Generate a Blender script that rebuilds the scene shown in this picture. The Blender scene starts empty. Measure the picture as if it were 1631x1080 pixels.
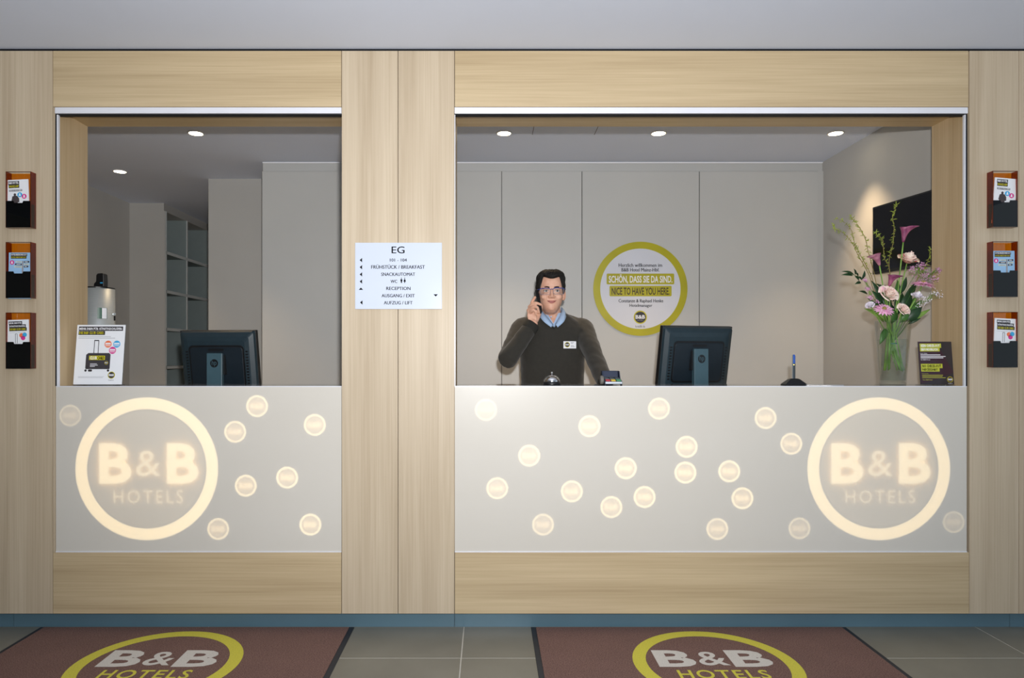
import bpy, bmesh, math, random
from mathutils import Vector, Matrix, noise
from mathutils.bvhtree import BVHTree

random.seed(7)
S = bpy.context.scene
C = S.collection
PI = math.pi

# ------------------------------------------------------------------ camera
# Eye point of the photograph: 1.227 m above the floor, 3.10 m in front of the wooden wall.
EYE = 1.227
F = 1100.0                      # focal length in pixels of the 1631 x 1080 frame
VX, VY = 779.0, 570.0           # pixel that the optical axis meets
D0 = 3.10                       # distance of the wooden wall
cam_d = bpy.data.cameras.new('camera')
cam = bpy.data.objects.new('camera', cam_d)
C.objects.link(cam)
cam.location = (0, 0, EYE)
cam.rotation_euler = (PI / 2, 0, 0)
cam_d.sensor_width = 36.0
cam_d.sensor_fit = 'HORIZONTAL'
cam_d.lens = 36.0 * F / 1631.0
cam_d.shift_x = (815.5 - VX) / 1631.0
cam_d.shift_y = (VY - 540.0) / 1631.0
cam_d.clip_start = 0.05
S.camera = cam
S.cycles.transparent_max_bounces = 32

# ------------------------------------------------------------------ daylight, flash, exposure
S.view_settings.view_transform = 'Standard'
S.view_settings.look = 'None'
S.view_settings.exposure = 0.1
S.view_settings.gamma = 1.0
S.view_settings.use_curve_mapping = False

w = bpy.data.worlds.new('daylight')
S.world = w
w.use_nodes = True
wb = w.node_tree.nodes['Background']
wb.inputs[0].default_value = (0.72, 0.87, 1.0, 1)
wb.inputs[1].default_value = 0.75

def light(name, kind, loc, energy, color, **kw):
    d = bpy.data.lights.new(name, kind)
    d.energy = energy
    d.color = color
    o = bpy.data.objects.new(name, d)
    C.objects.link(o)
    o.location = loc
    for k, v in kw.items():
        setattr(d, k, v)
    return o

# the photographer's flash: its shadow of the header crosses the office ceiling
flash = light('camera_flash', 'SPOT', (0.05, -0.02, EYE + 0.17), 390, (1.0, 0.985, 0.97), shadow_soft_size=0.03, spot_size=math.radians(150), spot_blend=1.0)
flash.rotation_euler = (math.radians(90 + 22), 0, 0)          # head tipped up a little

# ------------------------------------------------------------------ helpers
def P(x, y, D):
    return Vector(((x - VX) * D / F, D, EYE + (VY - y) * D / F))
def PX(x, D=D0):
    return (x - VX) * D / F
def PZ(y, D=D0):
    return EYE + (VY - y) * D / F
def lin(c):
    out = []
    for v in c:
        v = v / 255.0
        out.append(v / 12.92 if v <= 0.04045 else ((v + 0.055) / 1.055) ** 2.4)
    return out

def nodes_of(name):
    m = bpy.data.materials.new(name)
    m.use_nodes = True
    nt = m.node_tree
    return m, nt, nt.nodes['Principled BSDF']

def mat(name, rgb, rough=0.5, metal=0.0, var=0.06, scale=12.0, bump=0.0, bscale=200.0, coat=0.0, spec=0.5, sheen=0.0, stretch=(1, 1, 1)):
    """procedural material: colour broken up by noise, optional fine relief"""
    m, nt, b = nodes_of(name)
    N, L = nt.nodes, nt.links
    c = lin(rgb)
    tc = N.new('ShaderNodeTexCoord')
    mp = N.new('ShaderNodeMapping')
    mp.inputs['Scale'].default_value = stretch
    L.new(tc.outputs['Object'], mp.inputs[0])
    nz = N.new('ShaderNodeTexNoise')
    nz.inputs['Scale'].default_value = scale
    nz.inputs['Detail'].default_value = 3
    L.new(mp.outputs[0], nz.inputs['Vector'])
    cr = N.new('ShaderNodeValToRGB')
    cr.color_ramp.elements[0].position = 0.3
    cr.color_ramp.elements[1].position = 0.7
    cr.color_ramp.elements[0].color = [max(0, v * (1 - var)) for v in c] + [1]
    cr.color_ramp.elements[1].color = [min(1, v * (1 + var)) for v in c] + [1]
    L.new(nz.outputs['Fac'], cr.inputs[0])
    L.new(cr.outputs[0], b.inputs['Base Color'])
    b.inputs['Roughness'].default_value = rough
    b.inputs['Metallic'].default_value = metal
    b.inputs['Coat Weight'].default_value = coat
    b.inputs['Specular IOR Level'].default_value = spec
    b.inputs['Sheen Weight'].default_value = sheen
    if bump:
        n2 = N.new('ShaderNodeTexNoise')
        n2.inputs['Scale'].default_value = bscale
        n2.inputs['Detail'].default_value = 2
        L.new(mp.outputs[0], n2.inputs['Vector'])
        bp = N.new('ShaderNodeBump')
        bp.inputs['Strength'].default_value = bump
        bp.inputs['Distance'].default_value = 0.002
        L.new(n2.outputs['Fac'], bp.inputs['Height'])
        L.new(bp.outputs[0], b.inputs['Normal'])
    return m

def wood(name, axis, dark, lite):
    """light oak laminate; the grain runs along axis"""
    m, nt, b = nodes_of(name)
    N, L = nt.nodes, nt.links
    tc = N.new('ShaderNodeTexCoord')
    oi = N.new('ShaderNodeObjectInfo')
    mul = N.new('ShaderNodeMath'); mul.operation = 'MULTIPLY'; mul.inputs[1].default_value = 37.0
    L.new(oi.outputs['Random'], mul.inputs[0])
    add = N.new('ShaderNodeVectorMath'); add.operation = 'ADD'
    L.new(tc.outputs['Object'], add.inputs[0])
    L.new(mul.outputs[0], add.inputs[1])
    def layer(across, along, detail, dist):
        mp = N.new('ShaderNodeMapping')
        s = [across] * 3
        s['xyz'.index(axis)] = along
        mp.inputs['Scale'].default_value = s
        L.new(add.outputs[0], mp.inputs[0])
        nz = N.new('ShaderNodeTexNoise')
        nz.inputs['Scale'].default_value = 1.0
        nz.inputs['Detail'].default_value = detail
        nz.inputs['Distortion'].default_value = dist
        L.new(mp.outputs[0], nz.inputs['Vector'])
        return nz
    a = layer(13.0, 0.55, 4, 0.25)
    f = layer(150.0, 2.2, 3, 0.0)
    mx = N.new('ShaderNodeMath'); mx.operation = 'MULTIPLY_ADD'; mx.inputs[1].default_value = 0.62
    L.new(a.outputs['Fac'], mx.inputs[0])
    m2 = N.new('ShaderNodeMath'); m2.operation = 'MULTIPLY'; m2.inputs[1].default_value = 0.38
    L.new(f.outputs['Fac'], m2.inputs[0])
    L.new(m2.outputs[0], mx.inputs[2])
    cr = N.new('ShaderNodeValToRGB')
    cr.color_ramp.elements[0].position = 0.34
    cr.color_ramp.elements[1].position = 0.64
    cr.color_ramp.elements[0].color = lin(dark) + [1]
    cr.color_ramp.elements[1].color = lin(lite) + [1]
    L.new(mx.outputs[0], cr.inputs[0])
    L.new(cr.outputs[0], b.inputs['Base Color'])
    b.inputs['Roughness'].default_value = 0.42
    b.inputs['Specular IOR Level'].default_value = 0.35
    return m

def emit(name, rgb, strength, by_colour=False):
    m, nt, b = nodes_of(name)
    N, L = nt.nodes, nt.links
    b.inputs['Base Color'].default_value = lin(rgb) + [1]
    b.inputs['Emission Color'].default_value = lin(rgb) + [1]
    b.inputs['Emission Strength'].default_value = strength
    if by_colour:                       # lamps behind some badges are weaker: strength from the object's own colour
        oi = N.new('ShaderNodeObjectInfo')
        sp = N.new('ShaderNodeSeparateColor')
        L.new(oi.outputs['Color'], sp.inputs[0])
        mu = N.new('ShaderNodeMath'); mu.operation = 'MULTIPLY'; mu.inputs[1].default_value = strength
        L.new(sp.outputs[0], mu.inputs[0])
        L.new(mu.outputs[0], b.inputs['Emission Strength'])
    return m

def tinted(name, rgb, gloss=0.05, rough=0.02):
    """clear tinted acrylic or thin glass"""
    m, nt, b = nodes_of(name)
    N, L = nt.nodes, nt.links
    tr = N.new('ShaderNodeBsdfTransparent')
    nz = N.new('ShaderNodeTexNoise'); nz.inputs['Scale'].default_value = 6
    cr = N.new('ShaderNodeValToRGB')
    c = lin(rgb)
    cr.color_ramp.elements[0].color = [v * 0.94 for v in c] + [1]
    cr.color_ramp.elements[1].color = c + [1]
    L.new(nz.outputs['Fac'], cr.inputs[0])
    L.new(cr.outputs[0], tr.inputs[0])
    gl = N.new('ShaderNodeBsdfGlossy')
    gl.inputs['Roughness'].default_value = rough
    fr = N.new('ShaderNodeFresnel'); fr.inputs[0].default_value = 1.49
    ad = N.new('ShaderNodeMath'); ad.operation = 'ADD'; ad.inputs[1].default_value = gloss - 0.04; ad.use_clamp = True
    L.new(fr.outputs[0], ad.inputs[0])
    ge = N.new('ShaderNodeNewGeometry')             # only the outer side mirrors
    iv = N.new('ShaderNodeMath'); iv.operation = 'SUBTRACT'; iv.inputs[0].default_value = 1.0
    L.new(ge.outputs['Backfacing'], iv.inputs[1])
    mu = N.new('ShaderNodeMath'); mu.operation = 'MULTIPLY'
    L.new(ad.outputs[0], mu.inputs[0]); L.new(iv.outputs[0], mu.inputs[1])
    mx = N.new('ShaderNodeMixShader')
    L.new(mu.outputs[0], mx.inputs[0]); L.new(tr.outputs[0], mx.inputs[1]); L.new(gl.outputs[0], mx.inputs[2])
    L.new(mx.outputs[0], N['Material Output'].inputs[0])
    return m

WLOC = {}
def tag(o, label=None, cat=None, group=None, kind=None):
    if label: o['label'] = label
    if cat: o['category'] = cat
    if group: o['group'] = group
    if kind: o['kind'] = kind
    return o
def empty(name, loc, label=None, cat=None, group=None, kind=None, parent=None):
    o = bpy.data.objects.new(name, None)
    o.empty_display_size = 0.05
    C.objects.link(o)
    L = Vector(loc)
    if parent is not None:
        o.parent = parent
        o.location = L - WLOC[parent.name]
    else:
        o.location = L
    WLOC[o.name] = L
    return tag(o, label, cat, group, kind)
def link(name, me, m=None, parent=None, smooth=False):
    """mesh given in world coordinates -> object under its parent"""
    o = bpy.data.objects.new(name, me)
    C.objects.link(o)
    if m is not None and not me.materials:
        me.materials.append(m)
    if parent is not None:
        o.parent = parent
        o.location = -WLOC[parent.name]
    WLOC[o.name] = Vector((0, 0, 0))
    if smooth:
        me.polygons.foreach_set('use_smooth', [True] * len(me.polygons))
    return o

class MB:
    def __init__(s): s.v = []; s.f = []
    def add(s, vs, fs):
        k = len(s.v)
        s.v += [tuple(q) for q in vs]
        s.f += [tuple(i + k for i in q) for q in fs]
        return s
    def box(s, x0, x1, y0, y1, z0, z1):
        vs = [(x, y, z) for x in (x0, x1) for y in (y0, y1) for z in (z0, z1)]
        return s.add(vs, [(0, 1, 3, 2), (4, 6, 7, 5), (0, 4, 5, 1), (2, 3, 7, 6), (0, 2, 6, 4), (1, 5, 7, 3)])
    def loft(s, rings, cap=True, closed=True):
        n = len(rings[0]); vs = [p for r in rings for p in r]; fs = []
        for i in range(len(rings) - 1):
            for j in range(n if closed else n - 1):
                a = i * n + j; b = i * n + (j + 1) % n
                fs.append((a, b, b + n, a + n))
        if cap and closed:
            fs.append(tuple(reversed(range(n))))
            fs.append(tuple(range((len(rings) - 1) * n, len(rings) * n)))
        return s.add(vs, fs)
    def tube(s, pts, r, n=8, cap=True, up=None):
        pts = [Vector(p) for p in pts]
        rs = r if isinstance(r, (list, tuple)) else [r] * len(pts)
        rings = []
        prev = None
        for i, p in enumerate(pts):
            t = (pts[min(i + 1, len(pts) - 1)] - pts[max(i - 1, 0)])
            t.normalize()
            if prev is None:
                a = Vector((0, 0, 1)) if abs(t.z) < 0.9 else Vector((1, 0, 0))
                u = t.cross(a).normalized()
            else:
                u = (prev - t * prev.dot(t)).normalized()
            prev = u
            v = t.cross(u)
            rings.append([p + (u * math.cos(2 * PI * j / n) + v * math.sin(2 * PI * j / n)) * rs[i] for j in range(n)])
        return s.loft(rings, cap)
    def blob(s, c, r, n=12, m=8, rot=None):
        """ellipsoid"""
        c = Vector(c); rr = (r, r, r) if not isinstance(r, (list, tuple)) else r
        rings = []
        for i in range(m + 1):
            a = PI * i / m
            a = min(max(a, 0.02), PI - 0.02)
            ring = []
            for j in range(n):
                b = 2 * PI * j / n
                q = Vector((rr[0] * math.sin(a) * math.cos(b), rr[1] * math.sin(a) * math.sin(b), -rr[2] * math.cos(a)))
                if rot: q = rot @ q
                ring.append(c + q)
            rings.append(ring)
        return s.loft(rings)
    def lathe(s, c, prof, n=32, cap=True):
        """prof: (radius, z) list about the vertical axis through c"""
        return s.loft([[(c[0] + r * math.cos(2 * PI * j / n), c[1] + r * math.sin(2 * PI * j / n), c[2] + z) for j in range(n)] for r, z in prof], cap)
    def prism(s, poly, M, t):
        """polygon (x, y) extruded by t along the local z of M"""
        n = len(poly)
        vs = [M @ Vector((p[0], p[1], 0)) for p in poly] + [M @ Vector((p[0], p[1], t)) for p in poly]
        fs = [tuple(reversed(range(n))), tuple(range(n, 2 * n))] + [(i, (i + 1) % n, (i + 1) % n + n, i + n) for i in range(n)]
        return s.add(vs, fs)
    def ring(s, M, r0, r1, t, n=64):
        rs = [[M @ Vector((r * math.cos(2 * PI * j / n), r * math.sin(2 * PI * j / n), z)) for j in range(n)] for r, z in ((r0, 0), (r1, 0), (r1, t), (r0, t), (r0, 0))]
        return s.loft(rs, cap=False)
    def mesh(s, name):
        me = bpy.data.meshes.new(name)
        me.from_pydata(s.v, [], s.f)
        bm = bmesh.new(); bm.from_mesh(me)
        bmesh.ops.recalc_face_normals(bm, faces=bm.faces)
        bm.to_mesh(me); bm.free()
        return me
    def build(s, name, m, parent=None, smooth=False, bevel=0.0, seg=2):
        o = link(name, s.mesh(name), m, parent, smooth)
        if bevel:
            b = o.modifiers.new('bevel', 'BEVEL'); b.width = bevel; b.segments = seg; b.limit_method = 'ANGLE'
        return o

def baked(me_list, mods, name):
    """join meshes, apply modifiers given as (type, settings), return the mesh"""
    o = bpy.data.objects.new('tmp', me_list)
    C.objects.link(o)
    for ty, kw in mods:
        md = o.modifiers.new(ty.lower(), ty)
        for k, v in kw.items(): setattr(md, k, v)
    dg = bpy.context.evaluated_depsgraph_get()
    dg.update()
    me = bpy.data.meshes.new_from_object(o.evaluated_get(dg))
    me.name = name
    bpy.data.objects.remove(o)
    return me

def frame(origin, right, up):
    """matrix whose local x, y lie in a face and whose z leaves it"""
    r = Vector(right).normalized(); u = Vector(up).normalized(); n = r.cross(u)
    M = Matrix.Identity(4)
    for i in range(3):
        M[i][0] = r[i]; M[i][1] = u[i]; M[i][2] = n[i]; M[i][3] = origin[i]
    return M
def facing(x, D, z):
    """face towards the viewer (-y)"""
    return frame((x, D, z), (1, 0, 0), (0, 0, 1))
def shrink(M, k=1.0, off=(0, 0, 0)):
    return M @ Matrix.Translation(off) @ Matrix.Scale(k, 4)

def text(name, s, box, M, m, parent, bold=0.0, fat=0.0, lift=0.0004, res=3, spacing=1.0):
    """flat lettering fitted to box = (x0, x1, y0, y1) in the local plane of M"""
    cu = bpy.data.curves.new(name, 'FONT')
    cu.body = s
    cu.resolution_u = res
    cu.offset = bold
    cu.space_character = spacing
    o = bpy.data.objects.new('tmp', cu)
    C.objects.link(o)
    me = bpy.data.meshes.new_from_object(o)
    bpy.data.objects.remove(o)
    xs = [v.co.x for v in me.vertices]; ys = [v.co.y for v in me.vertices]
    ax, bx, ay, by = min(xs), max(xs), min(ys), max(ys)
    x0, x1, y0, y1 = box
    for v in me.vertices:
        v.co = M @ Vector((x0 + (v.co.x - ax) / (bx - ax) * (x1 - x0), y0 + (v.co.y - ay) / (by - ay) * (y1 - y0), lift))
    me.name = name
    me.materials.clear()
    if fat:                             # heavier strokes: the outline repeated a hair to either side
        bm = bmesh.new(); bm.from_mesh(me)
        g0 = list(bm.verts) + list(bm.edges) + list(bm.faces)
        dx = (M.to_3x3() @ Vector((fat, 0, 0)))
        for sg in (-1, 1):
            r_ = bmesh.ops.duplicate(bm, geom=g0)
            bmesh.ops.translate(bm, vec=dx * sg, verts=[v for v in r_['geom'] if isinstance(v, bmesh.types.BMVert)])
        bm.to_mesh(me); bm.free()
    return link(name, me, m, parent)
def flat(name, poly, M, m, parent, lift=0.0002, t=0.0002):
    return MB().prism(poly, shrink(M, 1, (0, 0, lift)), t).build(name, m, parent)
def rect(x0, x1, y0, y1):
    return [(x0, y0), (x1, y0), (x1, y1), (x0, y1)]
def disc(cx, cy, r, n=32, ry=None):
    ry = ry or r
    return [(cx + r * math.cos(2 * PI * i / n), cy + ry * math.sin(2 * PI * i / n)) for i in range(n)]
def rrect(x0, x1, y0, y1, r, n=5):
    out = []
    for cx, cy, a in ((x1 - r, y1 - r, 0), (x0 + r, y1 - r, 90), (x0 + r, y0 + r, 180), (x1 - r, y0 + r, 270)):
        for i in range(n + 1):
            t = math.radians(a + 90 * i / n)
            out.append((cx + r * math.cos(t), cy + r * math.sin(t)))
    return out
def smooth_path(pts, n=6):
    """Catmull-Rom through pts"""
    pts = [Vector(p) for p in pts]
    q = [pts[0] * 2 - pts[1]] + pts + [pts[-1] * 2 - pts[-2]]
    out = []
    for i in range(1, len(q) - 2):
        for k in range(n):
            t = k / n
            a, b, c, d = q[i - 1], q[i], q[i + 1], q[i + 2]
            out.append(0.5 * ((2 * b) + (c - a) * t + (2 * a - 5 * b + 4 * c - d) * t * t + (3 * b - a - 3 * c + d) * t ** 3))
    out.append(pts[-1])
    return out

# ------------------------------------------------------------------ materials
oak_v = wood('oak_upright', 'z', (175, 157, 132), (198, 182, 158))
oak_h = wood('oak_level', 'x', (174, 153, 120), (198, 178, 144))
oak_d = wood('oak_reveal', 'y', (178, 150, 112), (205, 180, 142))
oak_j = wood('oak_jamb_warm_lit', 'z', (178, 153, 116), (198, 174, 138))  # same oak as the boards, warm office light put into its yellower tone
M_ceil = mat('white_ceiling_paint', (214, 221, 237), 0.85, var=0.015, scale=2)
M_wall = mat('grey_wall_paint', (190, 188, 184), 0.8, var=0.02, scale=3, bump=0.05, bscale=300)
M_cab = mat('grey_cabinet_laminate', (192, 192, 190), 0.45, var=0.015, scale=3)
M_lobby = mat('lobby_wall_paint', (205, 203, 198), 0.85, var=0.02, scale=2)
M_tile = mat('stone_tile', (124, 121, 110), 0.38, var=0.10, scale=3.5, bump=0.06, bscale=60)
M_grout = mat('light_grout', (192, 188, 178), 0.8, var=0.05, scale=30)
M_plinth = mat('blue_grey_plinth', (86, 114, 128), 0.35, var=0.04, scale=4)
M_alu = mat('white_aluminium', (232, 233, 240), 0.28, 0.2, var=0.02, scale=8)
M_silver = mat('brushed_silver', (205, 212, 214), 0.42, 0.55, var=0.05, scale=20, stretch=(1, 1, 20))
M_black = mat('black_plastic', (16, 17, 20), 0.35, var=0.2, scale=30)
M_gap = mat('dark_gap', (14, 16, 22), 0.7, var=0.1)
M_white = mat('white_print', (238, 238, 242), 0.4, var=0.01)
M_ink = mat('black_ink', (22, 22, 26), 0.8, var=0.05, spec=0.1)
M_grey_ink = mat('grey_ink', (150, 150, 156), 0.5, var=0.05)
M_yellow = mat('yellow_print', (196, 186, 30), 0.45, var=0.03)
M_charcoal = mat('charcoal_print', (48, 44, 48), 0.4, var=0.06)
M_blue_p = mat('blue_print', (58, 168, 222), 0.4, var=0.03)
M_pink_p = mat('pink_print', (214, 52, 140), 0.4, var=0.03)
M_orange_p = mat('orange_print', (236, 120, 76), 0.4, var=0.03)
# ------------------------------------------------------------------ the shell
ZC = PZ(77)                     # lobby ceiling, 2.62 m
ZI = 2.60                       # office ceiling
XL, XP0, XP1, XR = PX(88), PX(544), PX(724), PX(1541)      # openings
ZS = PZ(172)                    # underside of the header
ZT = PZ(615)                    # worktop, 1.10 m
DB = 3.35                       # back of the wooden wall
XLW, XRW = -3.19, 2.34          # side walls of the office
LW = 4.6                        # half width of the lobby
DL = -4.5                       # glazed far end of the lobby

def structure(o): return tag(o, kind='structure')

floor = structure(MB().box(-LW, LW, DL, 8.0, -0.06, -0.0012).build('floor', M_grout))
# big stone tiles, 1.166 x 0.60 m, laid in straight rows
tw, td = 1.166, 0.60
gx = PX(739, 3.139)
gd = 2.822
tile_me = None
for i in range(-4, 4):
    for j in range(-4, 1):
        x0 = gx + i * tw; y0 = gd + j * td
        x1 = x0 + tw; y1 = y0 + td
        g = 0.0025
        o = MB().box(max(x0, -LW) + g, min(x1, LW) - g, y0 + g, min(y1, 3.2) - g, -0.004, 0.0).build('tile', M_tile, floor, bevel=0.0008, seg=1)
structure(MB().box(-LW, LW, DL, D0 + 0.02, ZC, ZC + 0.1).build('ceiling', M_ceil))
tag(MB().box(-3.4, 2.5, 3.2, 8.0, ZI, ZI + 0.02).build('ceiling_office', M_ceil), kind='structure')
structure(MB().box(-LW - 0.1, -LW, DL, D0 + 0.1, 0, ZC).build('wall_left', M_lobby))
# lobby's rear: low sill wall and piers between tall windows; right side is glazed too
wr = structure(MB().box(-LW, -2.6, DL - 0.1, DL, 0, ZC).build('wall_rear', M_lobby))
structure(MB().box(LW, LW + 0.1, 2.4, D0 + 0.1, 0, ZC).build('wall_right', M_lobby))
structure(MB().box(LW, LW + 0.1, DL, -1.5, 0, ZC).build('wall_right_rear', M_lobby))

# wooden wall: a core with the laminate boards on it
core = MB()
core.box(-LW, XL - 0.004, D0 + 0.02, DB - 0.003, 0.079, ZC)
core.box(XP0 + 0.004, XP1 - 0.004, D0 + 0.02, DB - 0.003, 0.079, ZC)
core.box(XR + 0.004, LW, D0 + 0.02, DB - 0.003, 0.079, ZC)
core.box(XL - 0.004, XP0 + 0.004, D0 + 0.02, DB - 0.003, ZS + 0.004, ZC)
core.box(XP1 - 0.004, XR + 0.004, D0 + 0.02, DB - 0.003, ZS + 0.004, ZC)
core.box(XL - 0.004, XP0 + 0.004, D0 + 0.02, DB - 0.003, 0.079, PZ(879))
core.box(XP1 - 0.004, XR + 0.004, D0 + 0.02, DB - 0.003, 0.079, PZ(879))
wf = structure(core.build('wall_front', mat('brown_core_board', (74, 60, 45), 0.9)))
ZB = PZ(977.5)
ztop = ZC - 0.010
def board(x0, x1, y0, y1, m, g=0.0013):
    a, b = PX(x0), PX(x1)
    MB().box(a + g, b - g, D0, D0 + 0.02, y1 + (g if y1 > ZB + 0.01 else 0), y0 - g).build('panel', m, wf, bevel=0.0006)
board(VX - LW * F / D0, 84, ztop, ZB, oak_v)
board(84, 544, ztop, PZ(170.5), oak_h)
board(84, 544, PZ(879.5), ZB, oak_h)
board(544, 634, ztop, ZB, oak_v)
board(634, 724, ztop, ZB, oak_v)
board(724, 1543, ztop, PZ(170.5), oak_h)
board(724, 1544, PZ(879.5), ZB, oak_h)
board(1544, 1623, ztop, ZB, oak_v)
board(1623, VX + LW * F / D0, ztop, ZB, oak_v)
# strips of the uprights beside the openings
MB().box(PX(84) + 0.0016, XL - 0.001, D0, D0 + 0.02, PZ(879.5), PZ(171)).build('edge_strip', oak_v, wf)
# reveals
oak_s = wood('oak_soffit_warm_lit', 'x', (172, 146, 106), (192, 168, 128))  # same oak again, the warm light under the header put into its colour
for x0, x1 in ((XL - 0.004, XL), (XP0, XP0 + 0.004), (XP1 - 0.004, XP1), (XR, XR + 0.004)):
    MB().box(x0, x1, D0 + 0.02, DB, PZ(879), ZS).build('jamb_panel', oak_j, wf)
for x0, x1 in ((XL, XP0), (XP1, XR)):
    MB().box(x0, x1, D0 + 0.02, DB, ZS, ZS + 0.004).build('soffit_panel', oak_s, wf)
# office side of the wall, plastered
wb_ = MB()
wb_.box(-3.4, XL - 0.004, DB - 0.002, DB, 0.0, ZI)
wb_.box(XP0 + 0.004, XP1 - 0.004, DB - 0.002, DB, 0.0, ZI)
wb_.box(XR + 0.004, 2.5, DB - 0.002, DB, 0.0, ZI)
wb_.box(XL - 0.004, XP0 + 0.004, DB - 0.002, DB, ZS + 0.004, ZI)
wb_.box(XP1 - 0.004, XR + 0.004, DB - 0.002, DB, ZS + 0.004, ZI)
structure(wb_.build('wall_office_front', M_wall))
# shadow gap under the ceiling
structure(MB().box(-LW, LW, D0 + 0.005, D0 + 0.02, ztop, ZC).build('trim_1', M_gap))
# plinth in three lengths
base = structure(MB().box(-LW, LW, 3.165, 3.19, 0, 0.079).build('baseboard_front', M_gap))
xs = [-LW, PX(22, 3.15), PX(724, 3.15), PX(1608, 3.15), LW]
for a, b in zip(xs, xs[1:]):
    MB().box(a + 0.001, b - 0.001, 3.15, 3.165, 0.0, 0.079).build('plinth_board', M_plinth, base)

# office walls and floor
structure(MB().box(XLW, XRW, DB, 7.9, -0.003, 0.0).build('floor_office', mat('pale_office_vinyl', (206, 200, 190), 0.5, var=0.04, scale=4)))  # unseen layer over the floor, added pale to bounce light up to the ceiling
structure(MB().box(XLW - 0.1, XLW, DB, 8.0, 0, ZI).build('wall_office_left', M_wall))
structure(MB().box(XRW, XRW + 0.1, DB, 5.6, 0, ZI).build('wall_office_right', M_wall))
structure(MB().box(-2.153, -1.592, 5.297, 5.45, 0, ZI).build('wall_office_mid', M_wall))
structure(MB().box(-2.153, -2.05, 5.452, 7.9, 0, ZI).build('wall_niche_right', M_wall))
structure(MB().box(-3.4, -2.0, 7.9, 8.0, 0, ZI).build('wall_niche_back', M_wall))
structure(MB().box(-2.05, 2.44, 5.46, 5.5, 0, ZI).build('wall_office_back', M_wall))
structure(MB().box(-1.589, XRW, 4.85, 5.45, PZ(272.3, 4.84), ZI).build('trim_2', M_cab))
structure(MB().box(PX(1303, 4.82) + 0.002, XRW, 4.835, 5.4, 0.0, PZ(272.6, 4.84)).build('trim_3', M_cab))

structure(MB().box(-1.589, XRW, 4.842, 4.85, ZI - 0.007, ZI).build('trim_highlight', M_white))  # painted highlight: thin white strip along the top of the bulkhead
# two joints of an access panel in the office ceiling
for xx in (0.266, 0.6475):
    structure(MB().box(xx - 0.0015, xx + 0.0015, DB + 0.02, 4.25, ZI - 0.0006, ZI + 0.002).build('trim_5' if xx < 0.5 else 'trim_6', M_gap))

# tall cupboards, one door each
DC = 4.82
seams = [417, 612, 799, 927, 1114, 1303]
cab_lab = ['tall grey cupboard at the left end, beyond the left screen', 'tall grey cupboard mostly behind the wooden pillar',
           'narrow tall grey cupboard directly behind the man', 'tall grey cupboard carrying the round welcome sign',
           'tall grey cupboard nearest the right wall, behind the pen stand']
ztc = PZ(273, DC)
for i, (a, b) in enumerate(zip(seams, seams[1:])):
    x0, x1 = PX(a, DC), PX(b, DC)
    c = empty('tall_cupboard', ((x0 + x1) / 2, DC, 0), cab_lab[i], 'cupboard', 'wall of tall grey cupboards')
    MB().box(x0 + 0.001, x1 - 0.001, DC + 0.02, 5.42, 0.0, ztc).build('carcass', M_gap if 0 else M_cab, c)
    MB().box(x0 + 0.0022, x1 - 0.0022, DC, DC + 0.018, 0.06, ztc).build('door', M_cab, c, bevel=0.001)
    MB().box(x0 + 0.0002, x0 + 0.0022, DC + 0.004, DC + 0.02, 0.06, ztc).build('door_gap', M_gap, c)

# open shelves in the niche on the left: the open side looks to the right
xs0, xs1 = -3.19, -2.875
sh = empty('open_shelf_unit', ((xs0 + xs1) / 2, 6.6, 0), 'tall open shelf unit with pale shelf edges in the left corner', 'shelf')
M_shelf = mat('grey_green_shelf', (140, 152, 152), 0.6, var=0.03)
M_edge = mat('pale_shelf_edge', (240, 244, 244), 0.5, var=0.02)
MB().box(xs0, xs1, 6.127, 6.147, 0, PZ(336, 6.127)).build('side_panel', M_wall, sh)
MB().box(xs0, xs1 - 0.01, 6.127, 7.08, PZ(336, 6.127), ZI).build('top_panel', M_wall, sh)
MB().box(xs0, xs0 + 0.02, 6.147, 7.08, 0, PZ(336, 6.127)).build('back_panel', M_shelf, sh)
D1 = 6.147
for dd in (6.137, 6.565, 7.06):
    if dd > 6.2:
        MB().box(xs0 + 0.02, xs1 - 0.003, dd, dd + 0.02, 0, PZ(336, 6.127)).build('divider', M_shelf, sh)
    MB().box(xs1 - 0.003, xs1 + 0.002, dd, dd + 0.02, 0, PZ(336, 6.127)).build('edge_band', M_edge, sh)
for yy in (400, 462, 522, 583, 640):
    z = PZ(yy, 6.147)
    for a, b in ((6.147, 6.565), (6.585, 7.06)):
        MB().box(xs0 + 0.02, xs1 - 0.003, a, b, z - 0.02, z).build('shelf_board', M_shelf, sh)
        MB().box(xs1 - 0.003, xs1 + 0.002, a, b, z - 0.026, z).build('edge_band', M_edge, sh)

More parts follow.
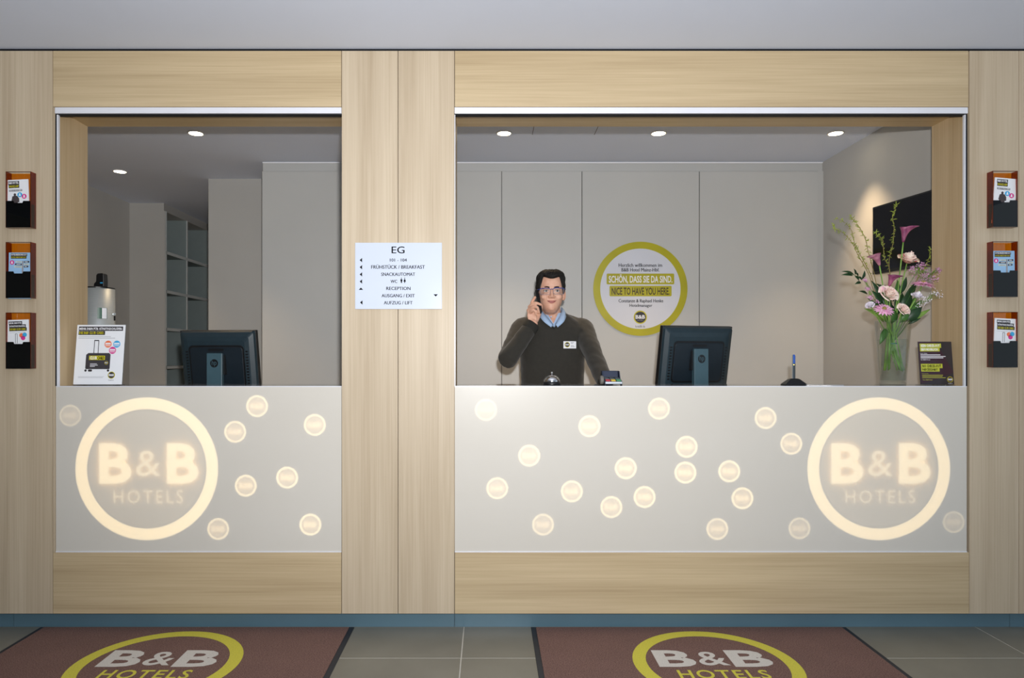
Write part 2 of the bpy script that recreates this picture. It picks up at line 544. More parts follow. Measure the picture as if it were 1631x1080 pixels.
# ------------------------------------------------------------------ roller shutters: rail above, guides at the sides
for x0, x1, lab in ((XL, XP0, 'retracted roller shutter over the left counter with white head rail'),
                    (XP1, XR, 'retracted roller shutter over the long right counter with white head rail')):
    t = empty('roller_shutter', ((x0 + x1) / 2, D0, PZ(181)), lab, 'shutter', 'roller shutters above the counters')
    MB().box(x0, x1, D0 - 0.004, D0 + 0.03, PZ(181), PZ(171.2)).build('head_rail', M_alu, t, bevel=0.002)
    MB().box(x0, x1, D0 + 0.002, D0 + 0.03, PZ(182.6), PZ(181)).build('slot', M_gap, t)
    if x0 == XL:
        MB().box(x0, x0 + 0.0062, D0 + 0.001, D0 + 0.014, ZT, PZ(182.6)).build('guide_gap', M_gap, t)
        MB().box(x0 + 0.0062, x0 + 0.012, D0 + 0.001, D0 + 0.014, ZT, PZ(182.6)).build('guide_rail', M_alu, t)
    else:
        MB().box(x1 - 0.0075, x1, D0 + 0.001, D0 + 0.014, ZT, PZ(182.6)).build('guide_gap', M_gap, t)
        MB().box(x1 - 0.0125, x1 - 0.0075, D0 + 0.001, D0 + 0.014, ZT, PZ(182.6)).build('guide_rail', M_alu, t)
        MB().box(x0, x0 + 0.003, D0 + 0.001, D0 + 0.014, ZT, PZ(182.6)).build('guide_rail', M_alu, t)

# ------------------------------------------------------------------ counters with a backlit frosted front
def frosted():
    m, nt, b = nodes_of('frosted_glass')
    N, L = nt.nodes, nt.links
    nz = N.new('ShaderNodeTexNoise'); nz.inputs['Scale'].default_value = 2.0
    cr = N.new('ShaderNodeValToRGB')
    cr.color_ramp.elements[0].color = lin((223, 217, 206)) + [1]
    cr.color_ramp.elements[1].color = lin((229, 224, 215)) + [1]
    L.new(nz.outputs['Fac'], cr.inputs[0])
    df = N.new('ShaderNodeBsdfDiffuse'); L.new(cr.outputs[0], df.inputs[0])
    tl = N.new('ShaderNodeBsdfTranslucent'); tl.inputs[0].default_value = (0.9, 0.9, 0.9, 1)
    mx = N.new('ShaderNodeMixShader'); mx.inputs[0].default_value = 0.22
    L.new(df.outputs[0], mx.inputs[1]); L.new(tl.outputs[0], mx.inputs[2])
    gl = N.new('ShaderNodeBsdfGlossy'); gl.inputs['Roughness'].default_value = 0.32
    fr = N.new('ShaderNodeFresnel'); fr.inputs[0].default_value = 1.4
    m2 = N.new('ShaderNodeMixShader')
    L.new(fr.outputs[0], m2.inputs[0]); L.new(mx.outputs[0], m2.inputs[1]); L.new(gl.outputs[0], m2.inputs[2])
    L.new(m2.outputs[0], N['Material Output'].inputs[0])
    return m
M_frost = frosted()
M_top = mat('glossy_grey_worktop', (150, 150, 152), 0.08, var=0.03, scale=6, coat=0.3)
M_glow = emit('backlight_lamp', (255, 238, 196), 1.3, True)
M_glow2 = emit('backlight_lamp_soft', (255, 236, 196), 0.46, True)
M_box = mat('light_box_lining', (60, 58, 54), 0.9, var=0.05)

def logo(parent, cx, cy, R, bright, big):
    """backlit emblem: lamps cut to its shape a little behind the frosted sheet"""
    dd = D0 + 0.0060 if big else D0 + 0.0060
    k = D0 / F
    M = facing(PX(cx), dd, PZ(cy))
    col = (bright, bright, bright, 1)
    def set_(o): o.color = col
    r = R * k
    set_(MB().ring(M, r * (0.835 if big else 0.80), r, 0.0006, 64 if big else 32).build('lit_ring', M_glow, parent))
    if big:
        for s, x0, x1, y0, y1, bo in (('B', -76, -24, -24, 41, 0.03), ('&', -17, 22, -12, 29, 0.0), ('B', 32, 83, -24, 41, 0.03), ('HOTELS', -53, 58, -55, -34, 0.0)):
            o = text('lit_letter' if len(s) == 1 else 'lit_lettering', s, (x0 * k, x1 * k, y0 * k, y1 * k), M, M_glow, parent, bold=bo, spacing=1.25 if len(s) > 1 else 1)
            b2 = bright * (1.0 if s == 'B' else 0.75 if s == '&' else 0.6)
            o.color = (b2, b2, b2, 1)
        o = flat('lit_disc', disc(0, 0, r * 0.82, 48), shrink(M, 1, (0, 0, -0.006)), M_glow2, parent)
        o.color = (bright * 0.30,) * 3 + (1,)
    else:
        set_(flat('lit_disc', disc(0, 0, r * 0.8, 24), shrink(M, 1, (0, 0, -0.004)), M_glow2, parent))
        o = text('lit_lettering', 'B&B', (-10.5 * k, 10.5 * k, -4 * k, 4.5 * k), M, M_glow, parent, bold=0.02, res=1)
        o.color = (bright * 0.9,) * 3 + (1,)

badges_l = [(111, 662, .35), (409, 647, .9), (374, 688, .9), (501, 677, .9), (391, 774, .95), (457, 761, 1), (347, 843, .8), (494, 836, 1)]
badges_r = [(774, 653, .6), (939, 679, .95), (1050, 651, .8), (843, 726, .95), (997, 746, 1), (1094, 712, 1), (1092, 753, 1.05), (792, 778, .85),
            (911, 783, .9), (1027, 792, 1), (974, 808, .9), (865, 836, .7), (1162, 751, 1), (1183, 794, .95), (1143, 843, .75), (1274, 842, .5),
            (1220, 666, .85), (1261, 707, .85), (1520, 832, .3)]
for x0, x1, bl, big, lab in ((XL, XP0, badges_l, (233, 747, 1.0), 'short reception counter left of the pillar with backlit frosted front'),
                             (XP1, XR, badges_r, (1400.5, 747, 0.9), 'long reception counter right of the pillar with backlit frosted front')):
    t = empty('reception_counter', ((x0 + x1) / 2, 3.2, PZ(879)), lab, 'counter', 'reception counters')
    gp = MB()
    gp.box(x0 + 0.001, x1 - 0.001, D0 + 0.004, D0 + 0.0075, PZ(878.5), ZT - 0.004)
    gp.f = [q for q in gp.f if not all(abs(gp.v[i][1] - D0 - 0.0075) < 1e-6 for i in q)]      # light box side stays open
    gp = gp.build('front_panel', M_frost, t)
    MB().box(x0 + 0.001, x1 - 0.001, D0 + 0.001, D0 + 0.012, PZ(880), PZ(878.5)).build('bottom_strip', M_alu, t)
    lb = MB()
    lb.box(x0 + 0.001, x1 - 0.001, D0 + 0.05, D0 + 0.06, PZ(878), ZT - 0.02)
    lb.box(x0 + 0.001, x1 - 0.001, D0 + 0.008, D0 + 0.06, PZ(879), PZ(878))
    lb.box(x0 + 0.001, x0 + 0.004, D0 + 0.008, D0 + 0.06, PZ(879), ZT - 0.02)
    lb.box(x1 - 0.004, x1 - 0.001, D0 + 0.008, D0 + 0.06, PZ(879), ZT - 0.02)
    lb.build('light_box', M_box, t)
    MB().box(x0 + 0.001, x1 - 0.001, D0 + 0.0105, DB, ZT - 0.016, ZT).build('worktop', M_top, t, bevel=0.0015)
    MB().box(x0 + 0.001, x1 - 0.001, D0 + 0.0036, D0 + 0.0104, ZT - 0.004, ZT).build('edge_profile', M_alu, t)
    MB().box(x0 + 0.001, x1 - 0.001, D0 + 0.06, DB, PZ(879), ZT - 0.016).build('carcass', M_gap, t)
    logo(gp, big[0], big[1], 114, big[2], True)
    for bx_, by_, br in bl:
        logo(gp, bx_, by_, 17.6, br, False)

# inner desks, lower than the counters
ZD = 0.95
M_desk = mat('pale_desk_laminate', (226, 222, 214), 0.5, var=0.03)
for x0, x1, lab in ((-2.6, -0.4, 'inner desk hidden behind the short left counter'), (-0.2, 2.3, 'inner desk hidden behind the long right counter')):
    t = empty('inner_desk', ((x0 + x1) / 2, 3.6, 0), lab, 'desk', 'inner desks')
    MB().box(x0, x1, DB + 0.003, 3.80, ZD - 0.03, ZD).build('desktop', M_desk, t, bevel=0.002)
    for xx in (x0 + 0.05, (x0 + x1) / 2, x1 - 0.05):
        MB().box(xx - 0.015, xx + 0.015, DB + 0.02, 3.78, 0, ZD - 0.03).build('leg_panel', M_desk, t)

# ------------------------------------------------------------------ downlights
M_lamp = emit('lamp_glass', (255, 240, 205), 14.0)
M_trim = mat('white_lamp_trim', (230, 230, 226), 0.4, var=0.01)
for px, py, lab in ((803, 212, 'lit round downlight above the man, left of three over the long counter'),
                    (1049, 212, 'lit round downlight in the middle over the long counter'),
                    (1331, 212, 'lit round downlight close to the right wall, casting a warm scallop'),
                    (312, 212, 'lit round downlight near the opening above the left counter'),
                    (191, 273, 'lit round downlight deeper in the left office corner')):
    D = F * (ZI - EYE) / (VY - py)
    x = PX(px, D)
    t = empty('downlight', (x, D, ZI), lab, 'lamp', 'ceiling downlights')
    MB().ring(frame((x, D, ZI - 0.004), (1, 0, 0), (0, 1, 0)), 0.041, 0.049, 0.004, 32).build('trim_ring', M_trim, t)
    MB().lathe((x, D, ZI), [(0.041, -0.001), (0.041, -0.0025), (0.03, -0.0035)], 32).build('lamp_glass', M_lamp, t)
    so = light('downlight_beam', 'SPOT', (0, 0, -0.012), 48, (1.0, 0.72, 0.42), spot_size=math.radians(78), spot_blend=0.8, shadow_soft_size=0.03)
    so.parent = t
# ------------------------------------------------------------------ floor mats
def carpet():
    m, nt, b = nodes_of('brown_mat_pile')
    N, L = nt.nodes, nt.links
    tc = N.new('ShaderNodeTexCoord')
    nz = N.new('ShaderNodeTexNoise'); nz.inputs['Scale'].default_value = 260; nz.inputs['Detail'].default_value = 3
    n2 = N.new('ShaderNodeTexNoise'); n2.inputs['Scale'].default_value = 7
    L.new(tc.outputs['Object'], nz.inputs['Vector']); L.new(tc.outputs['Object'], n2.inputs['Vector'])
    cr = N.new('ShaderNodeValToRGB')
    cr.color_ramp.elements[0].position = 0.35; cr.color_ramp.elements[1].position = 0.68
    cr.color_ramp.elements[0].color = lin((90, 63, 57)) + [1]
    cr.color_ramp.elements[1].color = lin((146, 112, 101)) + [1]
    L.new(nz.outputs['Fac'], cr.inputs[0])
    mx = N.new('ShaderNodeMixRGB'); mx.blend_type = 'MULTIPLY'; mx.inputs[0].default_value = 0.18
    L.new(cr.outputs[0], mx.inputs[1]); L.new(n2.outputs['Fac'], mx.inputs[2])
    L.new(mx.outputs[0], b.inputs['Base Color'])
    b.inputs['Roughness'].default_value = 0.95
    bp = N.new('ShaderNodeBump'); bp.inputs['Strength'].default_value = 0.6; bp.inputs['Distance'].default_value = 0.003
    L.new(nz.outputs['Fac'], bp.inputs['Height']); L.new(bp.outputs[0], b.inputs['Normal'])
    return m
M_carpet = carpet()
M_rubber = mat('dark_rubber_border', (34, 38, 46), 0.6, var=0.1, scale=40)
M_mat_y = mat('yellow_mat_pile', (205, 196, 70), 0.95, var=0.12, scale=220, bump=0.4, bscale=260)
M_mat_w = mat('pale_mat_pile', (206, 200, 192), 0.95, var=0.10, scale=220, bump=0.4, bscale=260)
for x0, x1, lab in ((-2.038, -0.612, 'brown logo floor mat in front of the left counter'),
                    (0.190, 1.620, 'brown logo floor mat in front of the long right counter')):
    y0, y1 = 2.285, 3.138
    cx, cy = (x0 + x1) / 2, 2.748
    t = empty('floor_mat', ((x0 + x1) / 2, (y0 + y1) / 2, 0), lab, 'mat', 'logo floor mats')
    MB().box(x0, x1, y0, y1, 0.0, 0.004).build('rubber_border', M_rubber, t, bevel=0.0015)
    MB().box(x0 + 0.022, x1 - 0.022, y0 + 0.022, y1 - 0.01, 0.003, 0.008).build('pile', M_carpet, t, bevel=0.002)
    M = frame((cx, cy, 0.0081), (1, 0, 0), (0, 1, 0))
    MB().ring(M, 0.275, 0.328, 0.0006, 64).build('logo_ring', M_mat_y, t)
    for s, a, b in (('B', -0.232, -0.075), ('&', -0.062, 0.055), ('B', 0.068, 0.232)):
        text('logo_letter', s, (a, b, -0.025 if s != '&' else -0.012, 0.130 if s != '&' else 0.115), M, M_mat_w, t, bold=0.03 if s == 'B' else 0.01)
    text('logo_lettering', 'HOTELS', (-0.175, 0.175, -0.125, -0.052), M, M_mat_y, t, bold=0.015, spacing=1.15)

# ------------------------------------------------------------------ direction sign on the pillar
M_plate = mat('white_acrylic_plate', (200, 208, 224), 0.2, var=0.01, scale=4)
k0 = D0 / F
t = empty('direction_sign', (PX(635), D0, PZ(492.5)), 'white acrylic floor directory plate with black lettering on the wooden pillar', 'sign')
MB().box(PX(566), PX(704), D0 - 0.007, D0 - 0.0005, PZ(492.5), PZ(387)).build('plate', M_plate, t, bevel=0.001)
MS = facing(0, D0 - 0.007, 0)
def pbox(x0, x1, y0, y1, D=D0): return (PX(x0, D), PX(x1, D), PZ(y1, D), PZ(y0, D))
for s, x0, x1, y0, y1 in (('EG', 624.2, 644.6, 393, 404), ('101 - 104', 621.4, 648.2, 412.2, 417), ('FRÜHSTÜCK / BREAKFAST', 591.8, 676.9, 421.6, 428.4),
                          ('SNACKAUTOMAT', 607.7, 661.3, 434.6, 439.8), ('WC', 622.6, 633, 446.0, 451), ('RECEPTION', 615.8, 654, 457.1, 462.3),
                          ('AUSGANG / EXIT', 608.3, 660.8, 468.6, 473.8), ('AUFZUG / LIFT', 611.9, 657.3, 479.8, 485.1)):
    text('lettering', s, pbox(x0, x1, y0, y1), MS, M_ink, t, fat=0.0004)
def tri(pts):
    flat('arrow', [(PX(a), PZ(b)) for a, b in pts], MS, M_ink, t)
for y in (414.7, 426.0, 437.4, 448.7, 482.1):
    dx = 0.6 if y > 480 else 0
    tri([(573.4 + dx, y), (577.2 + dx, y + 3.5), (577.2 + dx, y - 3.5)])
tri([(571.8, 462), (578.9, 462), (575.3, 458.3)])
tri([(690.7, 469), (694.2, 472.6), (697.7, 469)])
for cx, fem in ((639.7, False), (644.9, True)):                       # the two WC figures
    flat('pictogram_head', [(PX(cx) + a, PZ(443.5) + b) for a, b in disc(0, 0, 0.8 * k0, 12)], MS, M_ink, t)
    if fem: body = [(-.9, 445), (.9, 445), (1.9, 449), (.6, 449), (.6, 451), (-.6, 451), (-.6, 449), (-1.9, 449)]
    else: body = [(-1.5, 445), (1.5, 445), (1.5, 448.4), (.9, 448.4), (.9, 451), (-.9, 451), (-.9, 448.4), (-1.5, 448.4)]
    flat('pictogram_body', [(PX(cx + a), PZ(b)) for a, b in reversed(body)], MS, M_ink, t)

# ------------------------------------------------------------------ round welcome sign on the cupboard
DS = DC - 0.006
t = empty('welcome_sign', (PX(1020, DS), DC, PZ(536, DS)), 'round white welcome sign with yellow rim on the cupboard behind the man', 'sign')
M = facing(PX(1020, DS), DC - 0.0005, PZ(460, DS))
ks = DS / F
M_signw = mat('white_sign_film', (214, 216, 226), 0.25, var=0.02, scale=5)
M_signy = mat('yellow_sign_rim', (178, 170, 26), 0.3, var=0.08, scale=6)
MB().prism(disc(0, 0, 65 * ks, 64), M, 0.0055).build('face', M_signw, t)
MB().ring(M, 64 * ks, 75 * ks, 0.006, 96).build('rim', M_signy, t)
MF = facing(0, DS, 0)
def sbox(x0, x1, y0, y1): return pbox(x0, x1, y0, y1, DS)
M_dk = mat('dark_blue_grey_ink', (40, 42, 56), 0.5, var=0.04)
M_dkb = mat('dark_brown_ink', (62, 48, 26), 0.5, var=0.04)
for s, x0, x1, y0, y1 in (('Herzlich willkommen im', 985.5, 1054.5, 419.6, 425.2), ('B&B Hotel Mainz-Hbf.', 990, 1050, 427, 432.6),
                          ('Constanze & Raphael Henke', 985.3, 1056.3, 476.4, 483.4), ('Hotelmanager', 1002.8, 1038.8, 484.0, 490.4)):
    text('lettering', s, sbox(x0, x1, y0, y1), MF, M_dk, t, fat=0.0006, res=2)
for x0, x1, y0, y1, s, a, b, c, d, m in ((966.2, 1073.8, 435.8, 453, 'SCHÖN, DASS SIE DA SIND.', 969.7, 1070.8, 437, 452.2, M_white),
                                         (970.8, 1069.7, 455.3, 472, 'NICE TO HAVE YOU HERE.', 974.2, 1066.3, 458, 469.7, M_dkb)):
    bx0, bx1, bz0, bz1 = sbox(x0, x1, y0, y1)
    flat('slogan_bar', rrect(bx0, bx1, bz0, bz1, 0.008), MF, M_signy, t)
    text('slogan', s, sbox(a, b, c, d), MF, m, t, bold=0.02, lift=0.0008)
def small_logo(cx, cz, r, M, parent, foot=None):
    """dark emblem with a yellow rim, in the plane of M"""
    flat('emblem_rim', [(cx + a, cz + b) for a, b in disc(0, 0, r, 28)], M, M_yellow, parent, 0.0002)
    flat('emblem_disc', [(cx + a, cz + b) for a, b in disc(0, 0, r * 0.84, 28)], M, M_charcoal, parent, 0.0005)
    text('emblem_letters', 'B&B', (cx - r * .72, cx + r * .72, cz - r * .25, cz + r * .34), M, M_white, parent, bold=0.03, lift=0.0009, res=2)
    text('emblem_lettering', 'HOTELS', (cx - r * .45, cx + r * .45, cz - r * .55, cz - r * .37), M, M_grey_ink, parent, lift=0.0009, res=1)
    if foot:
        text('web_address', 'hotelbb.de', (cx - r * .72, cx + r * .72, cz - r * 1.55, cz - r * 1.2), M, foot, parent, lift=0.0004, res=1)
small_logo(PX(1019.8, DS), PZ(505.3, DS), 10.6 * ks, MF, t, M_ink)

# ------------------------------------------------------------------ leaflets and their amber holders
M_amber = tinted('amber_acrylic', (255, 226, 150), 0.06)
M_amber_s = tinted('amber_acrylic_side', (214, 134, 66), 0.06)
M_amber_d = tinted('dark_amber_acrylic', (44, 14, 8), 0.045)
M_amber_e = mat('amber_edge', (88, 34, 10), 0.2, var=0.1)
M_paper = mat('white_paper', (232, 234, 238), 0.55, var=0.01)
M_paper_b = mat('light_blue_paper', (150, 190, 226), 0.5, var=0.02)
M_coat = mat('printed_dark_coat', (66, 58, 60), 0.6, var=0.3, scale=300)
M_pale_p = mat('pale_signpost_print', (196, 206, 196), 0.5, var=0.05)
def bars(M, parent, rows, m_bar=None):
    for s, x0, x1, y0, y1, m in rows:
        h = y1 - y0
        flat('title_bar', rect(x0, x1, y0, y1), M, m_bar or M_charcoal, parent)
        text('title', s, (x0 + h * .16, x1 - h * .16, y0 + h * .2, y1 - h * .16), M, m, parent, bold=0.03, lift=0.0008, res=1)
def dot(M, parent, cx, cy, r, m, icon=True):
    flat('badge', disc(cx, cy, r, 24), M, m, parent, 0.0003)
    if icon:
        flat('badge_icon', [(cx + a * r, cy + b * r) for a, b in ((-.42, -.5), (.42, -.5), (.42, -.3), (.25, .05), (.25, .45), (0, .62), (-.25, .45), (-.25, .05), (-.42, -.3))], M, M_white, parent, 0.0007)
def figure(M, parent, cx, y0, h, m):
    """printed picture of a standing guest in a coat"""
    pts = [(-.28, 0), (.28, 0), (.26, .35), (.42, .38), (.40, .62), (.24, .80), (.10, .82), (.12, .94), (0, 1.0), (-.12, .94), (-.10, .82), (-.26, .78), (-.36, .45), (-.28, .40)]
    flat('printed_figure', [(cx + a * h * .7, y0 + b * h) for a, b in pts], M, m, parent, 0.0003)

def leaflet(kind, M, parent_group, lab):
    """a leaflet standing in its holder; local x to the right, y up, 0.100 x 0.210 m"""
    o0 = M @ Vector((0, 0, 0))
    t = empty('leaflet', o0, lab, 'leaflet', parent_group)
    W, H = 0.098, 0.205
    MB().prism(rect(-W / 2, W / 2, 0, H), shrink(M, 1, (0, 0, -0.004)), 0.004).build('sheets', M_paper_b if kind == 1 else M_paper, t)
    MT = shrink(M, 1, (0, 0, 0.0))
    if kind == 0:
        bars(MT, t, [('B&B HOTEL', -.040, .009, .183, .199, M_white), ('MAINZ-HBF', -.038, .009, .168, .183, M_yellow), ('HERZLICH WILLKOMMEN', -.037, .021, .153, .161, M_white)])
        figure(MT, t, -.012, .080, .065, M_coat)
        dot(MT, t, .010, .137, .011, M_blue_p); dot(MT, t, .029, .129, .011, M_pink_p)
    elif kind == 1:
        bars(MT, t, [('HOTELVERZEICHNIS 2017', -.040, .033, .189, .201, M_white), ('HOTEL DIRECTORY 2017', -.040, .030, .178, .189, M_yellow)])
        dot(MT, t, -.034, .161, .010, M_pink_p)
        flat('printed_post', rect(.010, .017, .095, .168), MT, M_grey_ink, t, 0.0002)
        for x0, x1, y, m, dr in ((-.015, .009, .163, M_pale_p, -1), (.019, .040, .163, M_charcoal, 1), (-.018, .009, .152, M_charcoal, -1), (.019, .040, .152, M_pale_p, 1), (-.022, .010, .141, M_pale_p, -1), (.019, .036, .142, M_charcoal, 1)):
            a, b = (x0, x1) if dr > 0 else (x1, x0)
            pl = [(a, y - .004), (b, y - .003), (b + .004 * dr, y + .001), (b, y + .005), (a, y + .004)]
            flat('printed_pointer', pl if dr > 0 else list(reversed(pl)), MT, m, t, 0.0005)
            flat('pointer_text', rect(min(a, b) + .004, max(a, b) - .004, y - .0008, y + .0016), MT, M_white if m is M_charcoal else M_grey_ink, t, 0.0009)
    else:
        bars(MT, t, [('MEHR DRIN FÜR', -.040, .020, .184, .198, M_white), ('GÜNSTIGSCHLÄFER:', -.038, .036, .170, .184, M_white), ('DIE B&B CLUB CARD.', -.038, .040, .155, .170, M_yellow)])
        flat('small_print', rect(-.038, .034, .1475, .1485), MT, M_grey_ink, t)
        hb = MB()
        for x0, x1, y0, y1 in ((-.012, -.0105, .10, .143), (-.004, -.0025, .10, .143), (-.012, -.0025, .1415, .143)):
            hb.prism(rect(x0, x1, y0, y1), shrink(MT, 1, (0, 0, 0.0003)), 0.0002)
        hb.build('printed_case_handle', M_ink, t)
        dot(MT, t, .016, .135, .010, M_orange_p, False); dot(MT, t, .030, .137, .010, M_blue_p, False); dot(MT, t, .023, .123, .010, M_pink_p, False)
    return t

def holder(cx, y0, y1, kind, side, lab, leaf_lab, lean, dx):
    """amber acrylic pocket screwed to the wall: back, two sides, floor and a lower notched front"""
    z1, z0 = PZ(y0, 3.07), PZ(y1, 3.07)
    w = 0.0545; H = z1 - z0
    x = cx
    t = empty('leaflet_holder', (x, D0, z0), lab, 'holder', 'leaflet holders')
    Db, Df = D0 - 0.0015, D0 - 0.038
    MB().box(x - w, x + w, Db - 0.002, Db, z0, z1).build('back_plate', M_amber, t)
    for s in (-1, 1):
        MB().box(x + s * w - 0.001, x + s * w + 0.001, Df, Db - 0.002, z0, z1).build('side_wall', M_amber_s, t)
    MB().box(x - w, x + w, Df, Db - 0.002, z0, z0 + 0.003).build('floor_plate', M_amber_e, t)
    zf = z0 + H * 0.475
    n = 0.022
    poly = [(-w, 0), (w, 0), (w, zf - z0), (n, zf - z0), (n * .85, zf - z0 - .009), (-n * .85, zf - z0 - .009), (-n, zf - z0), (-w, zf - z0)]
    MB().prism(poly, facing(x, Df, z0), 0.002).build('front_plate', M_amber_d, t)
    # edges of the acrylic in a darker amber
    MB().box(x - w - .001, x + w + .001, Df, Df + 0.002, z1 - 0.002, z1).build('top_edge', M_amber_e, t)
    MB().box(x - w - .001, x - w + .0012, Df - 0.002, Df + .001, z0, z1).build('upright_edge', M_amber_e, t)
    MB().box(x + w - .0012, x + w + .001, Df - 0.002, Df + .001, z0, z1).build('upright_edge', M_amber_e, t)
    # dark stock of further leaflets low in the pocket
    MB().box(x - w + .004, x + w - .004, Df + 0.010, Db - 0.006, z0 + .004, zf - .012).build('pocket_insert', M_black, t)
    lh = lean[1]
    base = Vector((x + dx, Df + 0.005, z0 + lh))
    M = frame(base, (math.cos(lean[0]), 0, math.sin(lean[0])), (-math.sin(lean[0]), 0.02, math.cos(lean[0])))
    leaflet(kind, M, 'leaflets in the wall holders', leaf_lab)
nm = ['welcome', 'directory', 'club card']
rowsL = [(274, 363), (386, 475), (498, 587)]
rowsR = [(273, 362), (385, 473), (497, 585)]
where = ['top', 'middle', 'bottom']
for i in range(3):
    holder(PX(29.7, 3.063), rowsL[i][0], rowsL[i][1], i, 1, f'{where[i]} amber acrylic leaflet holder on the left wood panel',
           f'{["white leaflet with a standing figure", "light blue hotel directory leaflet", "white club card leaflet"][i]} in the {where[i]} left holder',
           [(math.radians(3), 0.010), (0, -0.010 + 0.008), (math.radians(2), 0.012)][i], [-0.002, 0, -0.003][i])
    holder(PX(1600.5, 3.063), rowsR[i][0], rowsR[i][1], i, -1, f'{where[i]} amber acrylic leaflet holder on the right wood panel',
           f'{["white leaflet with a standing figure", "light blue hotel directory leaflet", "white club card leaflet"][i]} in the {where[i]} right holder',
           [(math.radians(-5), 0.014), (0, 0.0), (math.radians(-3), 0.012)][i], [-0.006, 0, 0.0][i])

# ------------------------------------------------------------------ monitors seen from behind
M_mon = mat('dark_teal_plastic', (30, 46, 54), 0.38, var=0.08, scale=30)
M_mon2 = mat('blue_black_plastic', (22, 32, 40), 0.35, var=0.08, scale=30)
M_stand = mat('teal_grey_stand', (62, 88, 98), 0.35, var=0.05, scale=20)
def monitor(cxpx, ytop, D, yaw, tilt, lab):
    base = Vector((PX(cxpx, D), D, ZD))
    t = empty('computer_monitor', base, lab, 'monitor', 'computer monitors on the desks')
    W, H = 0.412, 0.345
    R = Matrix.Rotation(yaw, 4, 'Z')
    zt = PZ(ytop, D)
    # local: x right, y up the panel, z towards the lobby (the rear of the monitor)
    up = R @ Vector((0, -math.sin(tilt), math.cos(tilt)))
    rt = R @ Vector((1, 0, 0))
    M = frame(base + Vector((0, 0, zt - H - ZD)) + (R @ Vector((0, 0.03, 0))), rt, up)
    def face(x0, x1, y0, y1, d0, d1, x0b=None):
        return MB().prism(rect(x0, x1, y0, y1), shrink(M, 1, (0, 0, d0)), d1 - d0)
    face(-W / 2, W / 2, 0, H, -0.028, 0.0).build('bezel', M_black, t, bevel=0.003)
    # back shell that swells towards the middle
    rings = []
    for d, ins in ((0.0, 0.002), (0.012, 0.008), (0.022, 0.030), (0.026, 0.052)):
        rings.append([M @ Vector((p[0], p[1], d)) for p in rrect(-W / 2 + ins, W / 2 - ins, ins, H - ins, 0.012)])
    sh_ = MB().loft(rings).build('back_shell', M_mon, t)
    # recessed centre tray with a groove around it
    MB().prism(rrect(-0.150, 0.150, 0.055, 0.272, 0.022), shrink(M, 1, (0, 0, 0.0245)), 0.003).build('groove', M_black, t)
    MB().prism(rrect(-0.142, 0.142, 0.063, 0.262, 0.016), shrink(M, 1, (0, 0, 0.0262)), 0.004).build('centre_cover', M_mon2, t, bevel=0.0015)
    MB().prism(rrect(-0.043, 0.043, 0.242, 0.256, 0.0065), shrink(M, 1, (0, 0, 0.0285)), 0.002).build('grip_slot', M_black, t)
    vent = 0
    for i in range(12):
        MB().prism(rect(-0.168, -0.156, 0.07 + i * 0.015, 0.078 + i * 0.015), shrink(M, 1, (0, 0, 0.0235)), 0.0025).build('vent', M_black, t)
        MB().prism(rect(0.156, 0.168, 0.07 + i * 0.015, 0.078 + i * 0.015), shrink(M, 1, (0, 0, 0.0235)), 0.0025).build('vent', M_black, t)
    face(-W / 2 + 0.012, W / 2 - 0.012, 0.012, H - 0.012, -0.030, -0.028).build('screen', M_gap, t)
    # stand: upright column in front of the cover, hinge block, foot
    zc = zt - 0.121
    c0 = M @ Vector((0, 0.15, 0.045))
    MB().box(-0.040, 0.040, -0.012, 0.012, ZD + 0.012, zc)
    MS_ = Matrix.Translation((c0.x, c0.y, 0)) @ R
    col = MB().loft([[MS_ @ Vector((a, b, z)) for a, b in ((-0.042, -0.018), (0.042, -0.018), (0.036, 0.016), (-0.036, 0.016))] for z in (ZD + 0.012, zc)]).build('stand_column', M_stand, t, bevel=0.003)
    MB().loft([[MS_ @ Vector((a, b, z)) for a, b in ((-0.05, 0.0), (0.05, 0.0), (0.05, 0.05), (-0.05, 0.05))] for z in (zc - 0.11, zc - 0.01)]).build('hinge_block', M_black, t)
    MB().loft([[MS_ @ Vector((a, b, z)) for a, b in rrect(-0.12, 0.12, -0.07, 0.10, 0.03)] for z in (ZD, ZD + 0.012)]).build('stand_foot', M_mon2, t, bevel=0.003)
    # round maker's emblem on the column
    ME = frame(MS_ @ Vector((0.0, -0.0185, zc - 0.052)), R @ Vector((1, 0, 0)), (0, 0, 1))
    flat('emblem', disc(0, 0, 0.0215, 32), ME, M_black, col)
    text('emblem_lettering', 'hp', (-0.013, 0.013, -0.016, 0.016), ME, M_stand, col, lift=0.0006)
monitor(350, 525.5, 3.58, math.radians(-7), math.radians(9), 'dark flat monitor seen from behind at the left counter')
monitor(1107, 518.5, 3.58, math.radians(17), math.radians(10), 'dark flat monitor seen from behind at the long counter')

# ------------------------------------------------------------------ television on the right wall
M_tvs = mat('glossy_black_screen', (8, 10, 20), 0.10, var=0.1, spec=0.25)
far = Vector((2.165, 3.90, 0)); dirn = Vector((0.069, -0.426, 0)).normalized()
z0, z1 = PZ(437.5, 3.90), PZ(330.5, 3.90)
t = empty('television', (2.22, 3.56, z0), 'black flat television hanging on the right wall behind the flowers', 'television')
near = far + dirn * 0.70
nrm = Vector((-dirn.y, dirn.x, 0)); nrm = -nrm if nrm.x > 0 else nrm
MTv = frame((near.x, near.y, z0), -dirn, (0, 0, 1))
sgn = 1 if (Vector((MTv[0][2], MTv[1][2], 0))).dot(nrm) > 0 else -1
MB().prism(rect(0, 0.70, 0, z1 - z0), MTv, -0.035 * sgn).build('housing', M_black, t, bevel=0.003)
MB().prism(rect(0.010, 0.690, 0.016, z1 - z0 - 0.010), MTv, 0.0012 * sgn).build('screen', M_tvs, t)
